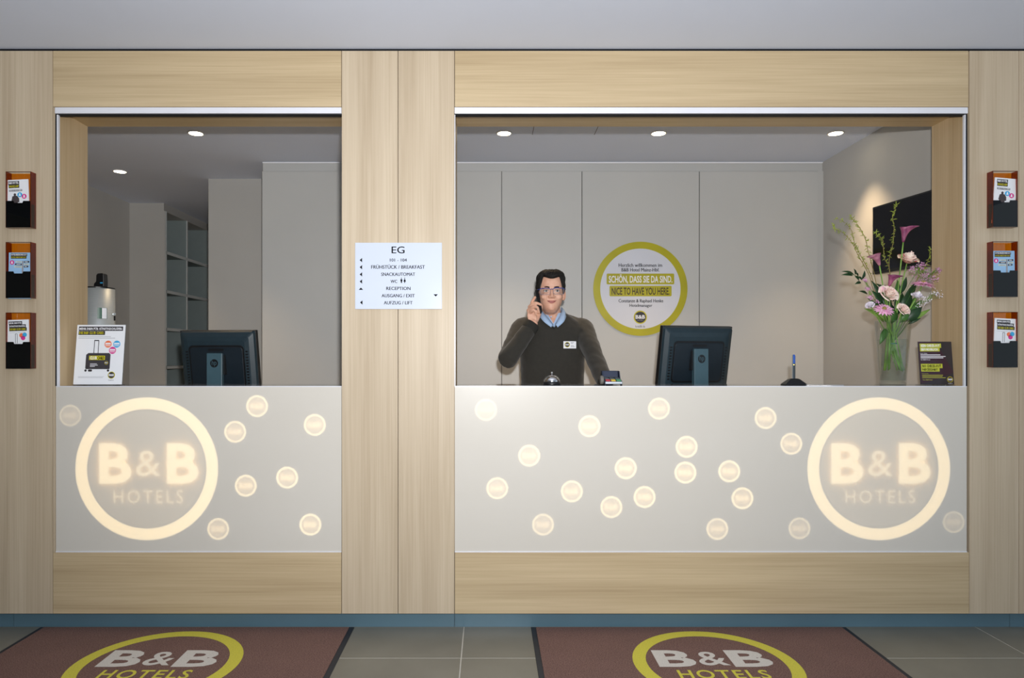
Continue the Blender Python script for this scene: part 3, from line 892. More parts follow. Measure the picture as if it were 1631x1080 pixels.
MB().prism(rect(0.34, 0.38, 0.004, 0.010), MTv, 0.0015 * sgn).build('maker_mark', M_grey_ink, t)
mb_ = near + (far - near) * 0.5 - nrm * 0.03
MB().box(mb_.x, XRW - 0.002, mb_.y - 0.06, mb_.y + 0.06, z0 + 0.14, z0 + 0.26).build('wall_bracket', M_black, t)

# ------------------------------------------------------------------ steel cylinder with a key, on the inner desk
DD = 3.62
cx = PX(156, DD)
t = empty('steel_canister', (cx, DD, ZD), 'brushed steel canister with a green label and a key, beside the left jamb', 'canister')
zt = PZ(460.5, DD)
rr = 0.080
MB().lathe((cx, DD, ZD), [(rr, 0), (rr, zt - ZD)], 48).build('body', M_silver, t, smooth=False)
for p in t.children[-1].data.polygons: p.use_smooth = len(p.vertices) == 4
MB().lathe((cx, DD, zt), [(rr * 1.005, 0), (rr * 1.005, 0.006), (rr * .6, 0.010)], 48).build('lid', M_black, t)
M_green = mat('green_label', (24, 84, 62), 0.4, var=0.05)
def onface(a, z): return Vector((cx + rr * math.sin(a), DD - rr * math.cos(a), z))
def patch(a0, a1, z0, z1, m, name, lift):
    r_ = MB(); n = 6
    r_.loft([[Vector((cx + (rr + lift) * math.sin(a0 + (a1 - a0) * i / n), DD - (rr + lift) * math.cos(a0 + (a1 - a0) * i / n), z)) for i in range(n + 1)] for z in (z0, z1)], cap=False, closed=False)
    r_.build(name, m, t)
zl0, zl1 = PZ(507.5, 3.55), PZ(490, 3.55)
patch(0.48, 1.05, zl0, zl1, M_green, 'label', 0.0008)
patch(0.74, 1.02, zl0 + 0.001, zl1 - 0.001, M_white, 'label_window', 0.0016)
lk = P(181.5, 500.5, 3.60)
MB().tube([lk + Vector((-0.012, 0.02, 0)), lk], 0.006, 10).build('lock', M_silver, t)
MB().prism(disc(0, 0, 0.007, 14), frame(lk + Vector((0.006, -0.004, 0)), (1, 0, 0), (0, 0, 1)), 0.002).build('key_bow', M_silver, t)
MB().prism(rrect(-0.004, 0.004, -0.034, -0.008, 0.003), frame(lk + Vector((0.006, -0.004, 0)), (1, 0, 0), (0, 0, 1)), 0.002).build('key_tag', M_black, t)
# scanner on its lid
t = empty('handheld_device', (cx + 0.02, DD, zt + 0.010), 'small black handheld device standing on the steel canister', 'device')
q = lambda x, y: P(x, y, DD)
MB().prism([(0, 0), (.055, 0), (.056, .030), (.054, .066), (.046, .072), (.020, .070), (.014, .060), (.013, .028), (.003, .018)], facing(PX(152, DD), DD + 0.02, zt + 0.010), 0.04).build('housing', M_black, t, bevel=0.004)
MB().prism(rect(.036, .050, .018, .023), facing(PX(152, DD), DD - 0.0202, zt + 0.010), 0.0006).build('indicator', M_blue_p, t)

# ------------------------------------------------------------------ upright card displays on the counters
M_clear = tinted('clear_acrylic', (244, 247, 248), 0.04)
def display(lab, xpx, wpx, ytop, D, lean, dark, name):
    W = wpx * D / F; H = (612 - ytop) * D / F / math.cos(lean)
    xb = PX(xpx, D)
    t = empty(name, (xb, D, ZT), lab, 'card display')
    M = frame((xb - W / 2, D - 0.012, ZT + 0.004), (1, 0, 0), (0, math.sin(lean), math.cos(lean)))
    MB().prism(rect(0, W, 0, H), shrink(M, 1, (0, 0, -0.003)), 0.003).build('sheet', M_charcoal if dark else M_paper, t)
    e = 0.0015
    MB().prism(rect(-e, W + e, -0.002, H + e), shrink(M, 1, (0, 0, -0.0055)), 0.0015).build('acrylic_back', M_clear, t)
    MB().box(xb - W * .42, xb + W * .42, D - 0.03, D + 0.05, ZT + .0003, ZT + 0.0035).build('foot', M_clear, t)
    return t, M, W, H
# club card display: 0.21 x 0.28 m
t, M, W, H = display('white club card display with a suitcase picture on the left counter', 157.5, 77, 517, 3.2, math.radians(7), False, 'club_card_display')
U = lambda u: u * W
V = lambda v: (1 - v) * H
bars(M, t, [('MEHR DRIN FÜR GÜNSTIGSCHLÄFER:', U(.035), U(.955), V(.10), V(.027), M_white), ('DIE B&B CLUB CARD.', U(.035), U(.585), V(.170), V(.103), M_yellow)])
for v, u1 in ((.195, .71), (.222, .80)):
    flat('small_print', rect(U(.04), U(u1), V(v + .006), V(v)), M, M_grey_ink, t)
hd = MB()
for a, b, c, d in ((.375, .388, .262, .475), (.462, .475, .262, .475), (.375, .475, .255, .272)):
    hd.prism(rect(U(a), U(b), V(d), V(c)), shrink(M, 1, (0, 0, .0003)), .0002)
hd.build('printed_case_handle', M_charcoal, t)
M_case = mat('printed_suitcase', (58, 54, 58), 0.5, var=0.12, scale=60)
flat('printed_suitcase', [(U(.235), V(.745)), (U(.72), V(.745)), (U(.73), V(.73)), (U(.73), V(.50)), (U(.70), V(.475)), (U(.27), V(.475)), (U(.225), V(.505)), (U(.225), V(.73))], M, M_case, t, .0003)
for u in (.235, .31, .345, .70):
    flat('printed_wheel', disc(U(u), V(.768), .0055, 14), M, M_charcoal, t, .0006)
flat('printed_bar', rect(U(.29), U(.62), V(.592), V(.52)), M, M_yellow, t, .0006)
text('title', 'CLUB', (U(.305), U(.455), V(.585), V(.53)), M, M_white, t, bold=.03, lift=.0011, res=1)
text('title', 'CARD', (U(.46), U(.61), V(.585), V(.53)), M, M_ink, t, bold=.03, lift=.0011, res=1)
for v, u1 in ((.652, .46), (.675, .48), (.695, .42)):
    flat('small_print', rect(U(.32), U(u1), V(v + .008), V(v)), M, M_white, t, .0006)
small_logo(U(.655), V(.640), .0085, shrink(M, 1, (0, 0, .0006)), t)
for u, v, m in ((.665, .325, M_orange_p), (.845, .325, M_blue_p), (.765, .43, M_pink_p)):
    flat('badge', disc(U(u), V(v), .0165, 28), M, m, t, .0003 if m is not M_pink_p else .0006)
    for k_, (dv, hw) in enumerate(((-.022, .055), (.004, .06), (.024, .05))):
        flat('badge_print', rect(U(u - hw), U(u + hw), V(v + dv + (.02 if k_ == 0 else .008)), V(v + dv)), M, M_white, t, .0009)
small_logo(U(.775), V(.845), .0165, M, t, M_ink)
for v, u1 in ((.868, .62), (.885, .60)):
    flat('small_print', rect(U(.09), U(u1), V(v + .004), V(v)), M, M_grey_ink, t)
# check-out display: 0.16 x 0.20 m, dark
t, M, W, H = display('dark check-out notice with yellow headings beside the flower vase', 1491.5, 55, 544, 3.2, math.radians(6), True, 'checkout_display')
M_maroon = mat('maroon_print', (58, 34, 46), 0.4, var=0.05)
flat('printed_shape', [(U(.0), V(.985)), (U(.33), V(.92)), (U(.98), V(.72)), (U(.93), V(.66)), (U(.52), V(.0)), (U(.0), V(.0))], M, M_maroon, t, .0002)
yl = mat('lime_print', (188, 192, 62), 0.4, var=0.03)
for s, u1, v0, v1, m in (('KEIN CHECK-OUT', .66, .045, .145, M_white), ('ERFORDERLICH.', .61, .135, .23, M_white), ('NO CHECK-OUT', .66, .52, .62, M_ink), ('NECESSARY.', .57, .61, .70, M_ink)):
    flat('title_bar', rect(U(.04), U(u1), V(v1), V(v0)), M, yl, t, .0004)
    text('title', s, (U(.075), U(u1 - .04), V(v1 - .018), V(v0 + .018)), M, m, t, bold=.03, lift=.0009, res=1)
text('small_lettering', 'Liebe Gäste,', (U(.045), U(.25), V(.292), V(.262)), M, M_white, t, lift=.0006, res=1)
text('small_lettering', 'Ihr B&B Hotel', (U(.05), U(.31), V(.436), V(.408)), M, M_white, t, bold=.01, lift=.0006, res=1)
for v, u1 in ((.302, .62), (.338, .77), (.372, .70)):
    flat('small_print', rect(U(.045), U(u1), V(v + .016), V(v)), M, M_white, t, .0005)
text('small_lettering', 'Dear guests,', (U(.055), U(.25), V(.760), V(.735)), M, yl, t, lift=.0006, res=1)
text('small_lettering', 'Your B&B Hotel', (U(.06), U(.34), V(.905), V(.880)), M, yl, t, bold=.01, lift=.0006, res=1)
for v, u1 in ((.778, .66), (.808, .64), (.838, .73)):
    flat('small_print', rect(U(.055), U(u1), V(v + .010), V(v)), M, yl, t, .0005)
small_logo(U(.855), V(.885), .0135, M, t, M_white)

# ------------------------------------------------------------------ service bell
D = 3.24
bx_, bz = PX(879, D), ZT
M_chrome = mat('chrome', (222, 222, 224), 0.12, 1.0, var=0.04, scale=60)
t = empty('service_bell', (bx_, D, ZT), 'chrome service bell with a black base on the counter before the man', 'bell')
MB().lathe((bx_, D, bz), [(.041, 0), (.042, .004), (.040, .012), (.034, .015)], 32).build('base', M_black, t, smooth=True)
MB().lathe((bx_, D, bz), [(.038, .0145), (.0385, .017), (.036, .026), (.030, .036), (.020, .043), (.006, .0465)], 32).build('dome', M_chrome, t, smooth=True)
MB().lathe((bx_, D, bz), [(.0035, .046), (.0035, .054), (.005, .055), (.005, .060), (.002, .062)], 14).build('button', M_chrome, t, smooth=True)

# ------------------------------------------------------------------ card terminal
D = 3.25
c = P(973, 612, D)
t = empty('card_terminal', (c.x, D, ZT), 'small dark card payment terminal with coloured keys on the long counter', 'terminal')
M_navy = mat('navy_plastic', (38, 46, 66), 0.35, var=0.08, scale=30)
M_sil = mat('silver_plastic', (186, 192, 200), 0.3, 0.4, var=0.04)
M_grey_r = mat('grey_rubber', (112, 108, 102), 0.7, var=0.08, scale=40)
kx = D / F
w2 = 12.5 * kx
x = c.x
# wedge body: low at the front, rising backwards to the display hood
prof = [(-0.075, 0.004), (-0.075, 0.018), (-0.030, 0.030), (0.050, 0.040), (0.062, 0.034), (0.062, 0.004)]
MB().loft([[Vector((xx, D + a, ZT + b)) for a, b in prof] for xx in (x - w2 - .004, x + w2 + .004)]).build('body', M_navy, t, bevel=0.003)
MB().box(x - w2 - .002, x + w2 + .002, D - 0.0785, D - 0.0745, ZT + 0.007, ZT + 0.017).build('front_strip', M_sil, t, bevel=0.001)
for i, (cc, nm_) in enumerate((((196, 52, 60), 'red_key'), ((222, 190, 60), 'yellow_key'), ((70, 150, 100), 'green_key'))):
    xa = x - w2 + .002 + i * (2 * w2 / 3)
    m = mat(nm_ + '_plastic', cc, 0.4, var=0.04)
    MB().loft([[Vector((xx, D + a, ZT + b)) for a, b in ((-0.072, .019), (-0.050, .0245), (-0.050, .028), (-0.071, .0225))] for xx in (xa, xa + 2 * w2 / 3 - .004)]).build(nm_, m, t, bevel=0.001)
for r_ in range(3):
    for i in range(3):
        xa = x - w2 + .002 + i * (2 * w2 / 3); ya = -0.044 + r_ * 0.016
        zb = .0255 + (ya + .05) * .125
        MB().box(xa, xa + 2 * w2 / 3 - .004, D + ya, D + ya + .011, ZT + zb, ZT + zb + .005).build("number_key", M_mon, t, bevel=0.001)
MB().loft([[Vector((xx, D + a, ZT + b)) for a, b in ((0.008, .036), (0.020, .066), (0.060, .064), (0.062, .036))] for xx in (x - w2, x + w2)]).build('display_hood', M_navy, t, bevel=0.003)
for s in (-1, 1):
    MB().loft([[Vector((xx, D + a, ZT + b)) for a, b in ((-0.020, .026), (0.004, .064), (0.030, .066), (0.030, .032))] for xx in (x + s * (w2 + .001), x + s * (w2 + .005))]).build('privacy_wing', M_navy, t, bevel=0.001)
MB().tube([(x - w2 - .020, D - .035, ZT + .024), (x - w2 - .004, D - .035, ZT + .024)], .020, 20).build('paper_roll_cover', M_grey_r, t, bevel=.004)
for s in (-1, 1):
    MB().lathe((x + s * w2, D - .06, ZT), [(.005, 0), (.005, .005)], 10).build('rubber_foot', M_black, t)

# ------------------------------------------------------------------ pen on a weighted base
D = 3.24
x = PX(1264.5, D)
t = empty('counter_pen', (x, D, ZT), 'upright pen with a blue cap in a black stand on the long counter', 'pen')
k_ = D / F
MB().loft([[Vector((x + a * s, D + b * s, ZT + z)) for a, b in ((-.051, -.03), (.051, -.03), (.051, .03), (-.051, .03))] for s, z in ((1, 0), (1, .003), (.45, .027), (.30, .030))]).build('base', M_black, t, bevel=0.0015)
MB().tube([(x, D, ZT + .026), (x, D, ZT + .100)], .0062, 14).build('barrel', M_mon, t)
M_gold = mat('brass_band', (186, 160, 84), 0.3, 0.9, var=0.05)
MB().lathe((x, D, ZT + .093), [(.0066, 0), (.0066, .003)], 14).build('band', M_gold, t)
M_cap = mat('blue_pen_cap', (40, 84, 168), 0.25, var=0.05)
MB().tube([(x, D, ZT + .100), (x, D, ZT + .134), (x, D, ZT + .142)], [.0064, .0064, .004], 14).build('cap', M_cap, t)
MB().box(x - .0085, x - .0055, D - .004, D - .001, ZT + .010, ZT + .140).build('clip_rail', M_chrome, t)
bead = MB().blob((0, 0, 0), .0017, 8, 5).mesh('chain_bead')
for i in range(44):
    u = i / 43
    b = bpy.data.objects.new('chain_bead', bead); C.objects.link(b)
    if not bead.materials: bead.materials.append(M_chrome)
    b.parent = t
    b.location = Vector((.046 + u * .15, -.030 - .05 * math.sin(u * 2.2), .0017))
# ------------------------------------------------------------------ vase of flowers
DV = 3.225
kv = DV / F
vx = PX(1422, DV)
def Q(x, y, d=0.0): 
    """point of the bouquet: pixel at the depth of the vase plus d"""
    return P(x, y, DV + d)
M_glass = None
def glass():
    m, nt, b = nodes_of('clear_vase_glass')
    N, L = nt.nodes, nt.links
    nz = N.new('ShaderNodeTexNoise'); nz.inputs['Scale'].default_value = 9
    tr = N.new('ShaderNodeBsdfTransparent'); tr.inputs[0].default_value = (0.97, 0.985, 0.98, 1)
    gl = N.new('ShaderNodeBsdfGlossy'); gl.inputs['Roughness'].default_value = 0.02
    lw = N.new('ShaderNodeLayerWeight'); lw.inputs[0].default_value = 0.22
    mr = N.new('ShaderNodeMath'); mr.operation = 'MULTIPLY'; mr.inputs[1].default_value = 0.55; mr.use_clamp = True
    L.new(lw.outputs['Facing'], mr.inputs[0])
    ad = N.new('ShaderNodeMath'); ad.operation = 'MULTIPLY_ADD'; ad.inputs[1].default_value = 0.02
    L.new(nz.outputs['Fac'], ad.inputs[0]); L.new(mr.outputs[0], ad.inputs[2])
    mx = N.new('ShaderNodeMixShader')
    L.new(ad.outputs[0], mx.inputs[0]); L.new(tr.outputs[0], mx.inputs[1]); L.new(gl.outputs[0], mx.inputs[2])
    L.new(mx.outputs[0], N['Material Output'].inputs[0])
    return m
M_glass = glass()
M_water = tinted('vase_water', (246, 251, 249), 0.04)
zv1 = PZ(511, DV)
vh = zv1 - ZT
r0, r1 = 18.8 * kv, 26.5 * kv
t = empty('glass_vase', (vx, DV, ZT), 'tall clear flared glass vase holding the flowers on the right counter', 'vase')
MB().lathe((vx, DV, ZT), [(r0 - .003, 0), (r0, .003), (r1, vh), (r1 - .0035, vh), (r0 - .003, .020), (.001, .018)], 40).build('glass_body', M_glass, t, smooth=True)
MB().lathe((vx, DV, ZT), [(r0 - .002, .001), (r0 - .001, .010), (r0 - .006, .0165), (.001, .0165)], 40).build('thick_base', M_glass, t, smooth=True)
wl = .71
MB().lathe((vx, DV, ZT), [(r0 - .0055, .022), (r0 + (r1 - r0) * wl - .0055, vh * wl), (.001, vh * wl)], 40).build('water', M_water, t, smooth=False)
# pale tie around the stems
M_tie = mat('green_tie', (40, 108, 84), 0.5, var=0.1)
BIND = Q(1421, 547)
LOW = [Q(1407, 590, .01), Q(1411, 588, -.015), Q(1415, 590, .02), Q(1436, 591, -.012), Q(1438, 592, .01), Q(1441, 590, -.005), Q(1432, 589, .02), Q(1434, 590, -.02), Q(1429, 590, 0), Q(1439, 586, .02)]

def leafm(name, a, b):
    m = mat(name, a, 0.45, var=0.25, scale=25, spec=0.4)
    return m
G_dark = leafm('dark_leaf', (34, 62, 34), 0)
G_mid = leafm('mid_leaf', (62, 104, 44), 0)
G_lite = leafm('light_leaf', (112, 142, 62), 0)
G_stem = leafm('green_stem', (118, 156, 70), 0)
G_will = leafm('willow_leaf', (134, 148, 52), 0)
G_twig = mat('willow_twig', (126, 112, 60), 0.6, var=0.2, scale=60)
def petal_mat(name, a, b, axis_scale=18):
    """petal colour drifting between two tones"""
    m, nt, bb = nodes_of(name)
    N, L = nt.nodes, nt.links
    tc = N.new('ShaderNodeTexCoord')
    nz = N.new('ShaderNodeTexNoise'); nz.inputs['Scale'].default_value = axis_scale
    L.new(tc.outputs['Object'], nz.inputs['Vector'])
    cr = N.new('ShaderNodeValToRGB'); cr.color_ramp.elements[0].position = .38; cr.color_ramp.elements[1].position = .62
    cr.color_ramp.elements[0].color = lin(a) + [1]; cr.color_ramp.elements[1].color = lin(b) + [1]
    L.new(nz.outputs['Fac'], cr.inputs[0]); L.new(cr.outputs[0], bb.inputs['Base Color'])
    bb.inputs['Roughness'].default_value = 0.5
    bb.inputs['Subsurface Weight'].default_value = 0.0
    return m
P_calla = petal_mat('calla_petal', (122, 50, 88), (166, 92, 120), 30)
P_calla2 = petal_mat('dusky_calla_petal', (150, 86, 110), (190, 132, 146), 30)
P_rose = petal_mat('cream_rose_petal', (240, 208, 198), (250, 232, 218), 40)
P_rose_r = petal_mat('red_edged_rose_petal', (196, 70, 84), (244, 224, 190), 55)
P_pink = petal_mat('pink_petal', (232, 160, 198), (244, 198, 220), 60)
P_white = petal_mat('white_lilac_petal', (226, 214, 230), (244, 240, 244), 40)
P_fill = petal_mat('lilac_filler', (176, 112, 158), (218, 168, 204), 90)
M_heart = mat('flower_heart', (150, 130, 70), 0.8, var=0.3, scale=200)

def leaf_mesh(mb, base, tip, width, normal, curl=0.15, n=6):
    """pointed leaf from base to tip, a little folded along its midrib"""
    base, tip = Vector(base), Vector(tip)
    ax = tip - base; L_ = ax.length; ax.normalize()
    nr = Vector(normal); nr = (nr - ax * nr.dot(ax)).normalized()
    sd = ax.cross(nr)
    top = []; 
    for i in range(n + 1):
        u = i / n
        w_ = width * math.sin(PI * min(u ** 0.8, 1)) * .5 + 1e-4
        c = base + ax * (L_ * u) + nr * (-curl * L_ * (u - .5) ** 2 * 2)
        top.append([c - sd * w_ + nr * w_ * .35, c, c + sd * w_ + nr * w_ * .35])
    rings = []
    for r_ in top:
        th = nr * -0.0006
        rings.append([r_[0], r_[1], r_[2], r_[2] + th, r_[1] + th, r_[0] + th])
    mb.loft(rings)
def stem_of(t, head, i, r=.0022, m=None, via=None):
    path = smooth_path([LOW[i % len(LOW)], BIND + Vector((random.uniform(-.012, .012), random.uniform(-.02, .02), 0)), via if via else (BIND + head) / 2 + Vector((random.uniform(-.005, .005), 0, .01)), head], 5)
    MB().tube(path, r, 7).build('stem', m or G_stem, t, smooth=True)

def calla(head, tip_dir, h, flare, m, i, lab, lip):
    """calla: one petal rolled into a trumpet with a drawn-out lip"""
    head = Vector(head)
    t = empty('calla_lily', BIND, lab, 'flower', 'calla lilies')
    ax = Vector(tip_dir).normalized()
    a = Vector((0, -1, 0)); u = (a - ax * a.dot(ax)).normalized(); v = ax.cross(u)
    lipd = Vector(lip); lipd = (lipd - ax * lipd.dot(ax)).normalized()
    rings = []
    n = 20
    for k in range(9):
        s = k / 8
        r = .004 + (flare - .004) * (.66 * s ** .75 + .34 * s ** 5)
        ring = []
        for j in range(n):
            th = 2 * PI * j / n
            d = u * math.cos(th) + v * math.sin(th)
            al = max(0, d.dot(lipd))
            ext = s ** 3 * al ** 2 * h * .42
            ring.append(head + ax * (h * s * (.80 + .2 * al) - ext * .25) + d * r + lipd * ext)
        rings.append(ring)
    mb = MB().loft(rings, cap=False)
    o = mb.build('spathe', m, t, smooth=True)
    md = o.modifiers.new('thick', 'SOLIDIFY'); md.thickness = .0012
    MB().tube([head + ax * .006, head + ax * h * .55], [.003, .0022], 8).build('spadix', M_heart, t, smooth=True)
    stem_of(t, head + ax * .003, i, .0030)
calla(Q(1438.6, 386, -.01), (.07, -.10, 1), .086, .022, P_calla, 3, 'tall dark pink calla lily at the top right of the bouquet', (1, -.3, 0))
calla(Q(1401, 423, -.02), (-.45, -.15, 1), .068, .022, P_calla2, 4, 'dusky pink calla lily leaning left over the bouquet', (-1, -.3, .3))
calla(Q(1416, 456, -.05), (.20, -.25, 1), .064, .021, P_calla, 5, 'deep purple calla lily low in the middle of the bouquet', (1, -.2, .2))

def rose(c, r, m, face, i, lab, outer=None, stem=True):
    """rose: spiral of cupped petals"""
    c = Vector(c)
    t = empty('rose', BIND, lab, 'flower', 'roses')
    ax = Vector(face).normalized()
    a = Vector((0, 0, 1)) if abs(ax.z) < .9 else Vector((1, 0, 0))
    u = (a - ax * a.dot(ax)).normalized(); v = ax.cross(u)
    np_ = 17
    for k in range(np_):
        s = k / (np_ - 1)
        th = k * 2.399
        rad = r * (.12 + .78 * s)
        wid = .95 - .25 * s
        open_ = .05 + .85 * s ** 1.6
        rings = []
        for q in range(6):
            w_ = q / 5
            ring = []
            for j in range(7):
                b = th + (j / 6 - .5) * 2 * wid * (1.0 if w_ > .2 else .7)
                rr_ = rad * (.35 + .65 * math.sin(w_ * PI / 2)) + r * open_ * .40 * w_ ** 3
                hh = r * (-.75 + (1.45 - .62 * s) * w_ - .30 * s * w_ ** 4 - .10 * ((j - 3) / 3) ** 2 * w_)
                ring.append(c + u * math.cos(b) * rr_ + v * math.sin(b) * rr_ + ax * hh)
            rings.append(ring)
        o = MB().loft(rings, cap=False, closed=False).build('petal', (outer if outer and k > np_ - 5 else m), t, smooth=True)
        md = o.modifiers.new('thick', 'SOLIDIFY'); md.thickness = .0008
    if stem:
        for k in range(5):
            b = k * 1.257
            mb = MB(); leaf_mesh(mb, c - ax * r * .72, c - ax * r * .3 + (u * math.cos(b) + v * math.sin(b)) * r * .8, r * .4, ax)
            mb.build('sepal', G_mid, t)
        stem_of(t, c - ax * r * .7, i, .0026)
rose(Q(1449, 409, -.02), 13.5 * kv, P_rose, (.1, -.55, .8), 6, 'cream rose with red outer petals at the upper right of the bouquet', P_rose_r)
rose(Q(1418, 466.5, -.07), 13.5 * kv, P_rose, (.1, -.9, .45), 7, 'full cream rose in the centre of the bouquet')
rose(Q(1441, 492, -.07), 9.5 * kv, P_rose, (.2, -.9, .4), 8, 'small blush rose just above the vase rim')
rose(Q(1406.5, 459.5, -.05), 4.8 * kv, P_pink, (-.2, -.8, .6), 9, 'tiny pink rosebud beside the central cream rose')

def daisy(c, r, face, m, i, lab):
    c = Vector(c)
    t = empty('gerbera', BIND, lab, 'flower', 'pink gerberas')
    ax = Vector(face).normalized()
    a = Vector((1, 0, 0)); u = (a - ax * a.dot(ax)).normalized(); v = ax.cross(u)
    for ly, (nn, rr_, dz) in enumerate(((18, 1.0, 0.0), (14, .72, .12), (10, .45, .2))):
        for k in range(nn):
            b = 2 * PI * k / nn + ly * .2 + random.uniform(-.06, .06)
            d = u * math.cos(b) + v * math.sin(b)
            mb = MB(); leaf_mesh(mb, c + d * r * .12 + ax * r * dz * .5, c + d * r * rr_ + ax * r * (dz + random.uniform(-.08, .10)), r * .30, ax, .12, 4)
            mb.build('petal', m, t, smooth=True)
    MB().blob(c + ax * r * .12, (r * .22,) * 3, 12, 6).build('heart', M_heart, t, smooth=True)
    stem_of(t, c - ax * .004, i, .0024)
daisy(Q(1408, 493, -.075), 15.5 * kv, (-.1, -.72, .75), P_pink, 0, 'pink gerbera at the vase rim, lower left of the bouquet')
daisy(Q(1470, 453, -.03), 18.5 * kv, (.1, -.30, .95), P_pink, 1, 'pink gerbera seen edge-on at the right of the bouquet')
rose(Q(1462.5, 469, -.05), 8 * kv, P_white, (.1, -.5, .85), 2, 'white lilac bud below the right gerbera')
rose(Q(1385, 485, -.05), 6.5 * kv, P_white, (-.6, -.5, .6), 3, 'pale lilac bud at the far left above the vase')

def spray(pts, cl, lab, nb, spread, r0_=.0022):
    """branching filler with many tiny blossoms"""
    t = empty('filler_spray', BIND, lab, 'flower', 'lilac filler sprays')
    path = smooth_path([BIND + Vector((random.uniform(-.01, .01), random.uniform(-.02, .02), .03))] + pts, 5)
    MB().tube(path, .0008, 5).build('stem', G_mid, t)
    bl = MB(); tw_ = MB()
    for c, n_, sp in cl:
        c = Vector(c)
        for k in range(int(n_ * 1.8)):
            q_ = c + Vector((random.gauss(0, sp), random.gauss(0, sp * .6), random.gauss(0, sp * .75)))
            bl.blob(q_, random.uniform(.7, 1.4) * r0_, 6, 4)
            if k % 2 == 0:
                a_ = path[-1] if (path[-1] - c).length < (path[len(path) // 2] - c).length else path[len(path) * 2 // 3]
                tw_.tube([a_, (a_ + q_) / 2 + Vector((0, 0, .003)), q_], .0004, 3)
    o = bl.build('blossoms', nb, t); o['kind'] = 'stuff'
    o = tw_.build('twigs', G_lite, t); o['kind'] = 'stuff'
spray([Q(1440, 470, .02), Q(1462, 430, .03)], [(Q(1453, 428, .03), 26, .009), (Q(1468, 423, .02), 30, .010), (Q(1478, 437, .03), 26, .012), (Q(1466, 442, .03), 20, .016)], 'lilac filler spray rising at the right of the bouquet', P_fill, .01)
spray([Q(1450, 470, 0), Q(1478, 440, .01)], [(Q(1494, 430, .01), 22, .008), (Q(1486, 445, .0), 18, .013)], 'loose lilac filler spray reaching towards the right jamb', P_fill, .01)
spray([Q(1450, 490, -.03), Q(1475, 480, -.03)], [(Q(1489, 467, -.03), 18, .011), (Q(1476, 478, -.03), 22, .013), (Q(1466, 485, -.04), 12, .012), (Q(1499, 472, -.03), 7, .009)], 'pale filler spray drooping at the lower right of the bouquet', P_white, .01, .0020)
spray([Q(1400, 490, -.04), Q(1384, 462, -.04)], [(Q(1378, 446, -.04), 18, .005), (Q(1382, 460, -.04), 20, .006), (Q(1386, 473, -.05), 20, .007), (Q(1396, 480, -.05), 14, .006)], 'lilac filler spike at the left of the bouquet', P_fill, .01)

def willow(px, lab, d):
    t = empty('willow_branch', BIND, lab, 'branch', 'curly willow branches')
    pts = [BIND + Vector((random.uniform(-.01, .01), 0, .02))] + [Q(a, b, d + .012 * math.sin(i * 2.1)) for i, (a, b) in enumerate(px)]
    path = smooth_path(pts, 7)
    n = len(path)
    MB().tube(path, [.0020 - .0014 * i / n for i in range(n)], 6).build('twig', G_twig, t, smooth=True)
    st = int(n * .30)
    for i in range(st, n):
        for k in range(2):
            if random.random() < .3: continue
            a = random.uniform(0, 2 * PI)
            d_ = Vector((math.cos(a), random.uniform(-.6, .6), math.sin(a) + .35)).normalized()
            mb = MB(); leaf_mesh(mb, path[i], path[i] + d_ * random.uniform(.008, .021), .0034, (random.uniform(-.5, .5), -1, random.uniform(-.5, .5)), .5, 3)
            mb.build('leaf', G_will, t)
willow([(1396, 470), (1388, 440), (1374, 413), (1362, 390), (1356, 367), (1345, 354), (1331, 347)], 'curly willow branch arching furthest to the upper left', .03)
willow([(1394, 470), (1384, 438), (1366, 405), (1358, 388), (1344, 372), (1330, 365), (1328, 358)], 'curly willow branch bending left, lower of the left ones', .045)
willow([(1400, 470), (1391, 430), (1383, 402), (1380, 387), (1374, 371), (1366, 358), (1359, 350), (1355, 344)], 'upright curly willow branch left of the television', .02)
willow([(1418, 470), (1417, 430), (1409, 412), (1407, 395), (1406, 382), (1399, 376), (1394, 370)], 'short curly willow branch before the television', .03)
willow([(1420, 470), (1416, 420), (1420, 398), (1423, 382), (1424, 362), (1422, 345), (1426, 333), (1427.5, 324)], 'tallest curly willow branch, crossing the television', .02)
willow([(1440, 480), (1464, 440), (1475, 422), (1481, 408), (1481.5, 396)], 'thin curly willow branch at the right before the jamb', .04)

